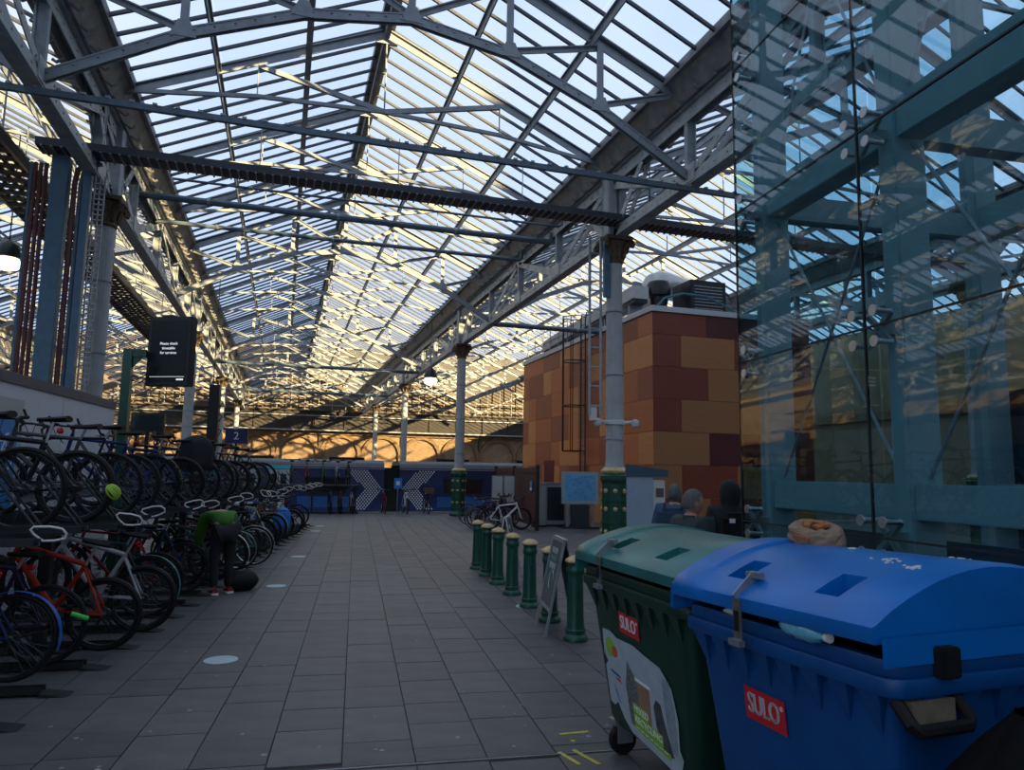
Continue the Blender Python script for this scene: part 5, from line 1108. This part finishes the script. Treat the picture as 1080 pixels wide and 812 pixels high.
def person(loc, rz, label, J, top, bottom, shoe, hairm, skinm, long_hair=0, hood=False, head_dir=0., bald=False, height=1.0, head_pitch=0.):
    p = empty('person', loc, rz, label, 'person'); p.scale = (height,) * 3
    N_ = ['pelvis', 'spine', 'chest', 'neck', 'headb', 'shL', 'elL', 'wrL', 'shR', 'elR', 'wrR', 'hipL', 'knL', 'anL', 'hipR', 'knR', 'anR']
    V = [J[n] for n in N_]; E_ = [(0, 1), (1, 2), (2, 3), (3, 4), (2, 5), (5, 6), (6, 7), (2, 8), (8, 9), (9, 10), (0, 11), (11, 12), (12, 13), (0, 14), (14, 15), (15, 16)]
    R_ = [.125, .115, .13, .055, .05, .06, .042, .03, .06, .042, .03, .085, .055, .038, .085, .055, .038]
    body = skin(V, E_, R_)
    # hands with palms and fingers
    hm = MB()
    for s, el, wr in ((1, 'elL', 'wrL'), (-1, 'elR', 'wrR')):
        a, b_ = Vector(J[el]), Vector(J[wr]); d = (b_ - a).normalized(); sd_ = d.cross(Vector((0, s, 0))).normalized() if abs(d.y) < .9 else d.cross(Vector((1, 0, 0))).normalized(); nn = d.cross(sd_)
        hm.tube([b_ - d * .02, b_ + d * .04, b_ + d * .09], [.026, .036, .03], 8)
        for q, ln in enumerate((.068, .078, .072, .055)):
            o_ = b_ + d * .085 + sd_ * (-.03 + .02 * q); hm.tube([o_, o_ + d * ln * .5 + nn * .006, o_ + d * ln * .85 + nn * .025], [.0095, .009, .007], 6)
        o_ = b_ + d * .03 - sd_ * .03; hm.tube([o_, o_ + d * .03 - sd_ * .025, o_ + d * .06 - sd_ * .025 + nn * .012], [.012, .011, .008], 6)
    hb_ = bmesh.new(); hme = hm.mesh('hands'); hb_.from_mesh(hme)
    hc = Vector(J['head']); HM = Matrix.Translation(hc) @ Matrix.Rotation(head_dir, 4, 'Z') @ Matrix.Rotation(head_pitch, 4, 'Y')
    hd = head_geo(); bmesh.ops.transform(hd, matrix=HM, verts=hd.verts); tmp = bpy.data.meshes.new('h'); hd.to_mesh(tmp); hd.free(); hb_.from_mesh(tmp)
    link('body', to_me(hb_, 'body', skinm, body), p)
    if not bald: link('hair', to_me(hair_geo(long_hair, .009), 'hair', hairm, None, HM), p)
    ey = MB()
    for s in (-1, 1): ey.lathe([(.004, 0), (.011, .003), (.004, .006)], 8, HM @ Vector((.083, s * .03, .008)))
    link('eyes', ey.mesh('eyes', BLACKP), p)
    T = [0, 1, 2, 3, 5, 6, 7, 8, 9, 10]; mp = {t: i for i, t in enumerate(T)}
    tv = [V[t] for t in T]; tv[0] = tuple(Vector(V[0]) - (Vector(V[1]) - Vector(V[0])) * .15); nk = Vector(V[3]); tv[3] = tuple(Vector(V[2]).lerp(nk, .85))
    tr2 = [.165, .16, .17, .095, .095, .068, .052, .095, .068, .052]
    link('top', to_me(bmesh.new(), 'top', top, skin(tv, [(mp[a], mp[b]) for a, b in E_ if a in mp and b in mp], tr2)), p)
    B2 = [0, 11, 12, 13, 14, 15, 16]; mp = {t: i for i, t in enumerate(B2)}
    link('trousers', to_me(bmesh.new(), 'trousers', bottom, skin([V[t] for t in B2], [(mp[a], mp[b]) for a, b in E_ if a in mp and b in mp], [.15, .115, .078, .058, .115, .078, .058])), p)
    for s in ('L', 'R'):
        a = Vector(J['an' + s]); sh = MB(); rows = []
        for i in range(7):
            t = i / 6; x = -.07 + .26 * t; wd = .042 + .012 * math.sin(PI * t) - (.015 if i == 6 else 0); hh = .085 - .05 * t if t > .3 else .085
            rows.append([(a.x + x, a.y + wd * math.cos(2 * PI * j / 10), max(a.z - .085, a.z - .085 + hh * (.5 + .5 * math.sin(2 * PI * j / 10)))) for j in range(10)])
        sh.grid(rows, True).add(rows[0], [tuple(range(10))]).add(rows[-1], [tuple(range(10))]); so = sh.build('shoe', shoe, p, True)
        MB().prism([(a.x - .08, a.y - .045), (a.x + .15, a.y - .05), (a.x + .2, a.y), (a.x + .15, a.y + .05), (a.x - .08, a.y + .045)], a.z - .09, a.z - .062, 'z').build('sole', WHITE if shoe.name == 'red_canvas' else BLACK, so)
    return p
STAND = dict(pelvis=(0, 0, .95), spine=(0, 0, 1.12), chest=(0, 0, 1.35), neck=(.005, 0, 1.48), headb=(.015, 0, 1.53), head=(.03, 0, 1.60), shL=(0, .18, 1.42), elL=(-.02, .23, 1.12), wrL=(.06, .23, .88), shR=(0, -.18, 1.42), elR=(-.02, -.23, 1.12), wrR=(.06, -.23, .88), hipL=(0, .09, .9), knL=(.03, .1, .5), anL=(0, .1, .09), hipR=(0, -.09, .9), knR=(.03, -.1, .5), anR=(0, -.1, .09))
SKIN = mat('skin', (.42, .22, .15), .55); GREYH = mat('grey_hair', (.10, .095, .09), .8, var=.4, vscale=60, bump=.5, bscale=200); DARKH = mat('dark_hair', (.02, .015, .012), .7, var=.3, vscale=60); DNAVY = mat('dark_jacket', (.012, .022, .03), .75, var=.2, vscale=20); DARKT = mat('dark_trousers', (.012, .012, .016), .8)
GTOP = mat('green_top', (.045, .16, .012), .8, var=.2, vscale=20); REDC = mat('red_canvas', (.25, .01, .015), .7); SHOE = mat('dark_shoe', (.02, .015, .012), .5)
man = person((3.42, 5.62, 0), .10, 'grey-haired man in a dark jacket seen behind the green bin', STAND, DNAVY, DARKT, SHOE, GREYH, SKIN, 0, head_dir=-.25, height=.945)
MB().lathe([(.085, 1.40), (.075, 1.46), (.07, 1.49)], 16, (-.005, 0, 0)).build('collar', DNAVY, man, True)
wom = person((4.42, 7.62, 0), .9, 'grey-haired person with a blue backpack beyond the grey-haired man', STAND, mat('blue_coat', (.03, .07, .13), .8, var=.2, vscale=20), DARKT, SHOE, GREYH, SKIN, .7, height=.955)
bpk = empty('backpack', wom.matrix_basis @ Vector((-.2, 0, 1.0)), .9, 'dark blue backpack worn by the person beyond the grey-haired man', 'backpack')
BP = mat('backpack_blue', (.018, .045, .085), .7, var=.2, vscale=15); MB().bx(-.1, .08, -.15, .15, 0, .42).build('main_bag', BP, bpk, True, bevel=.05); MB().bx(-.15, -.09, -.11, .11, .04, .22).build('front_pocket', BP, bpk, True, bevel=.025)
for s in (-1, 1): MB().tube([(.06, s * .09, .4), (.16, s * .11, .46), (.26, s * .12, .38), (.3, s * .13, .22)], .018, 6).build('strap', BLACK, bpk, True)
dk = person((4.22, 6.2, 0), 1.25, 'person in black coat and hood at the edge of the glass enclosure', STAND, mat('black_coat', (.004, .004, .005), .8), DARKT, SHOE, DARKH, SKIN, .4, height=.985)
MB().lathe([(.12, 1.42), (.09, 1.48), (.105, 1.56), (.108, 1.63), (.092, 1.69), (.055, 1.73), (.0, 1.745)], 18, (.0, 0, 0)).build('hood', MATS['black_coat'], dk, True)
bk2 = empty('rucksack', dk.matrix_basis @ Vector((-.22, 0, 1.0)), 1.25, 'black rucksack with a pale patch worn by the hooded person', 'backpack'); MB().bx(-.1, .09, -.15, .15, 0, .42).build('main_bag', BLACK, bk2, True, bevel=.05); MB().bx(-.112, -.1, .05, .1, .33, .37).build('patch', WHITE, bk2)
BEND = dict(pelvis=(0, 0, .90), spine=(.1, 0, 1.04), chest=(.28, 0, 1.1), neck=(.42, 0, 1.0), headb=(.48, 0, .95), head=(.54, 0, .87), shL=(.3, .19, 1.06), elL=(.42, .22, .72), wrL=(.5, .14, .50), shR=(.3, -.19, 1.06), elR=(.42, -.22, .72), wrR=(.5, -.14, .50), hipL=(0, .09, .86), knL=(.04, .11, .48), anL=(-.02, .11, .09), hipR=(0, -.09, .86), knR=(.05, -.1, .48), anR=(.04, -.12, .09))
bn = person(UV(-1.78, 11.03), RZ + math.radians(118), 'person in green top and black trousers bending into the bike rack', BEND, GTOP, DARKT, REDC, DARKH, SKIN, .2, head_pitch=.9)
# black bag on the ground beside the bending person
rows = []; rq = random.Random(4)
for i in range(8):
    t = i / 7; rr = .2 * math.sin(PI * (.12 + .8 * t)) ** .6
    rows.append([(rr * 1.25 * math.cos(2 * PI * j / 18) + rq.uniform(-.006, .006), rr * .8 * math.sin(2 * PI * j / 18), .29 * t) for j in range(18)])
hbg = empty('holdall', UV(-1.55, 11.3), .4, 'black bag on the paving beside the bending person', 'bag'); MB().grid(rows, True).add(rows[0], [tuple(range(18))]).add(rows[-1], [tuple(range(18))]).build('bag', BLACK, hbg, True); MB().tube([(-.08, 0, .28), (-.05, 0, .35), (.05, 0, .35), (.08, 0, .28)], .012, 6).build('handle', BLACK, hbg, True)
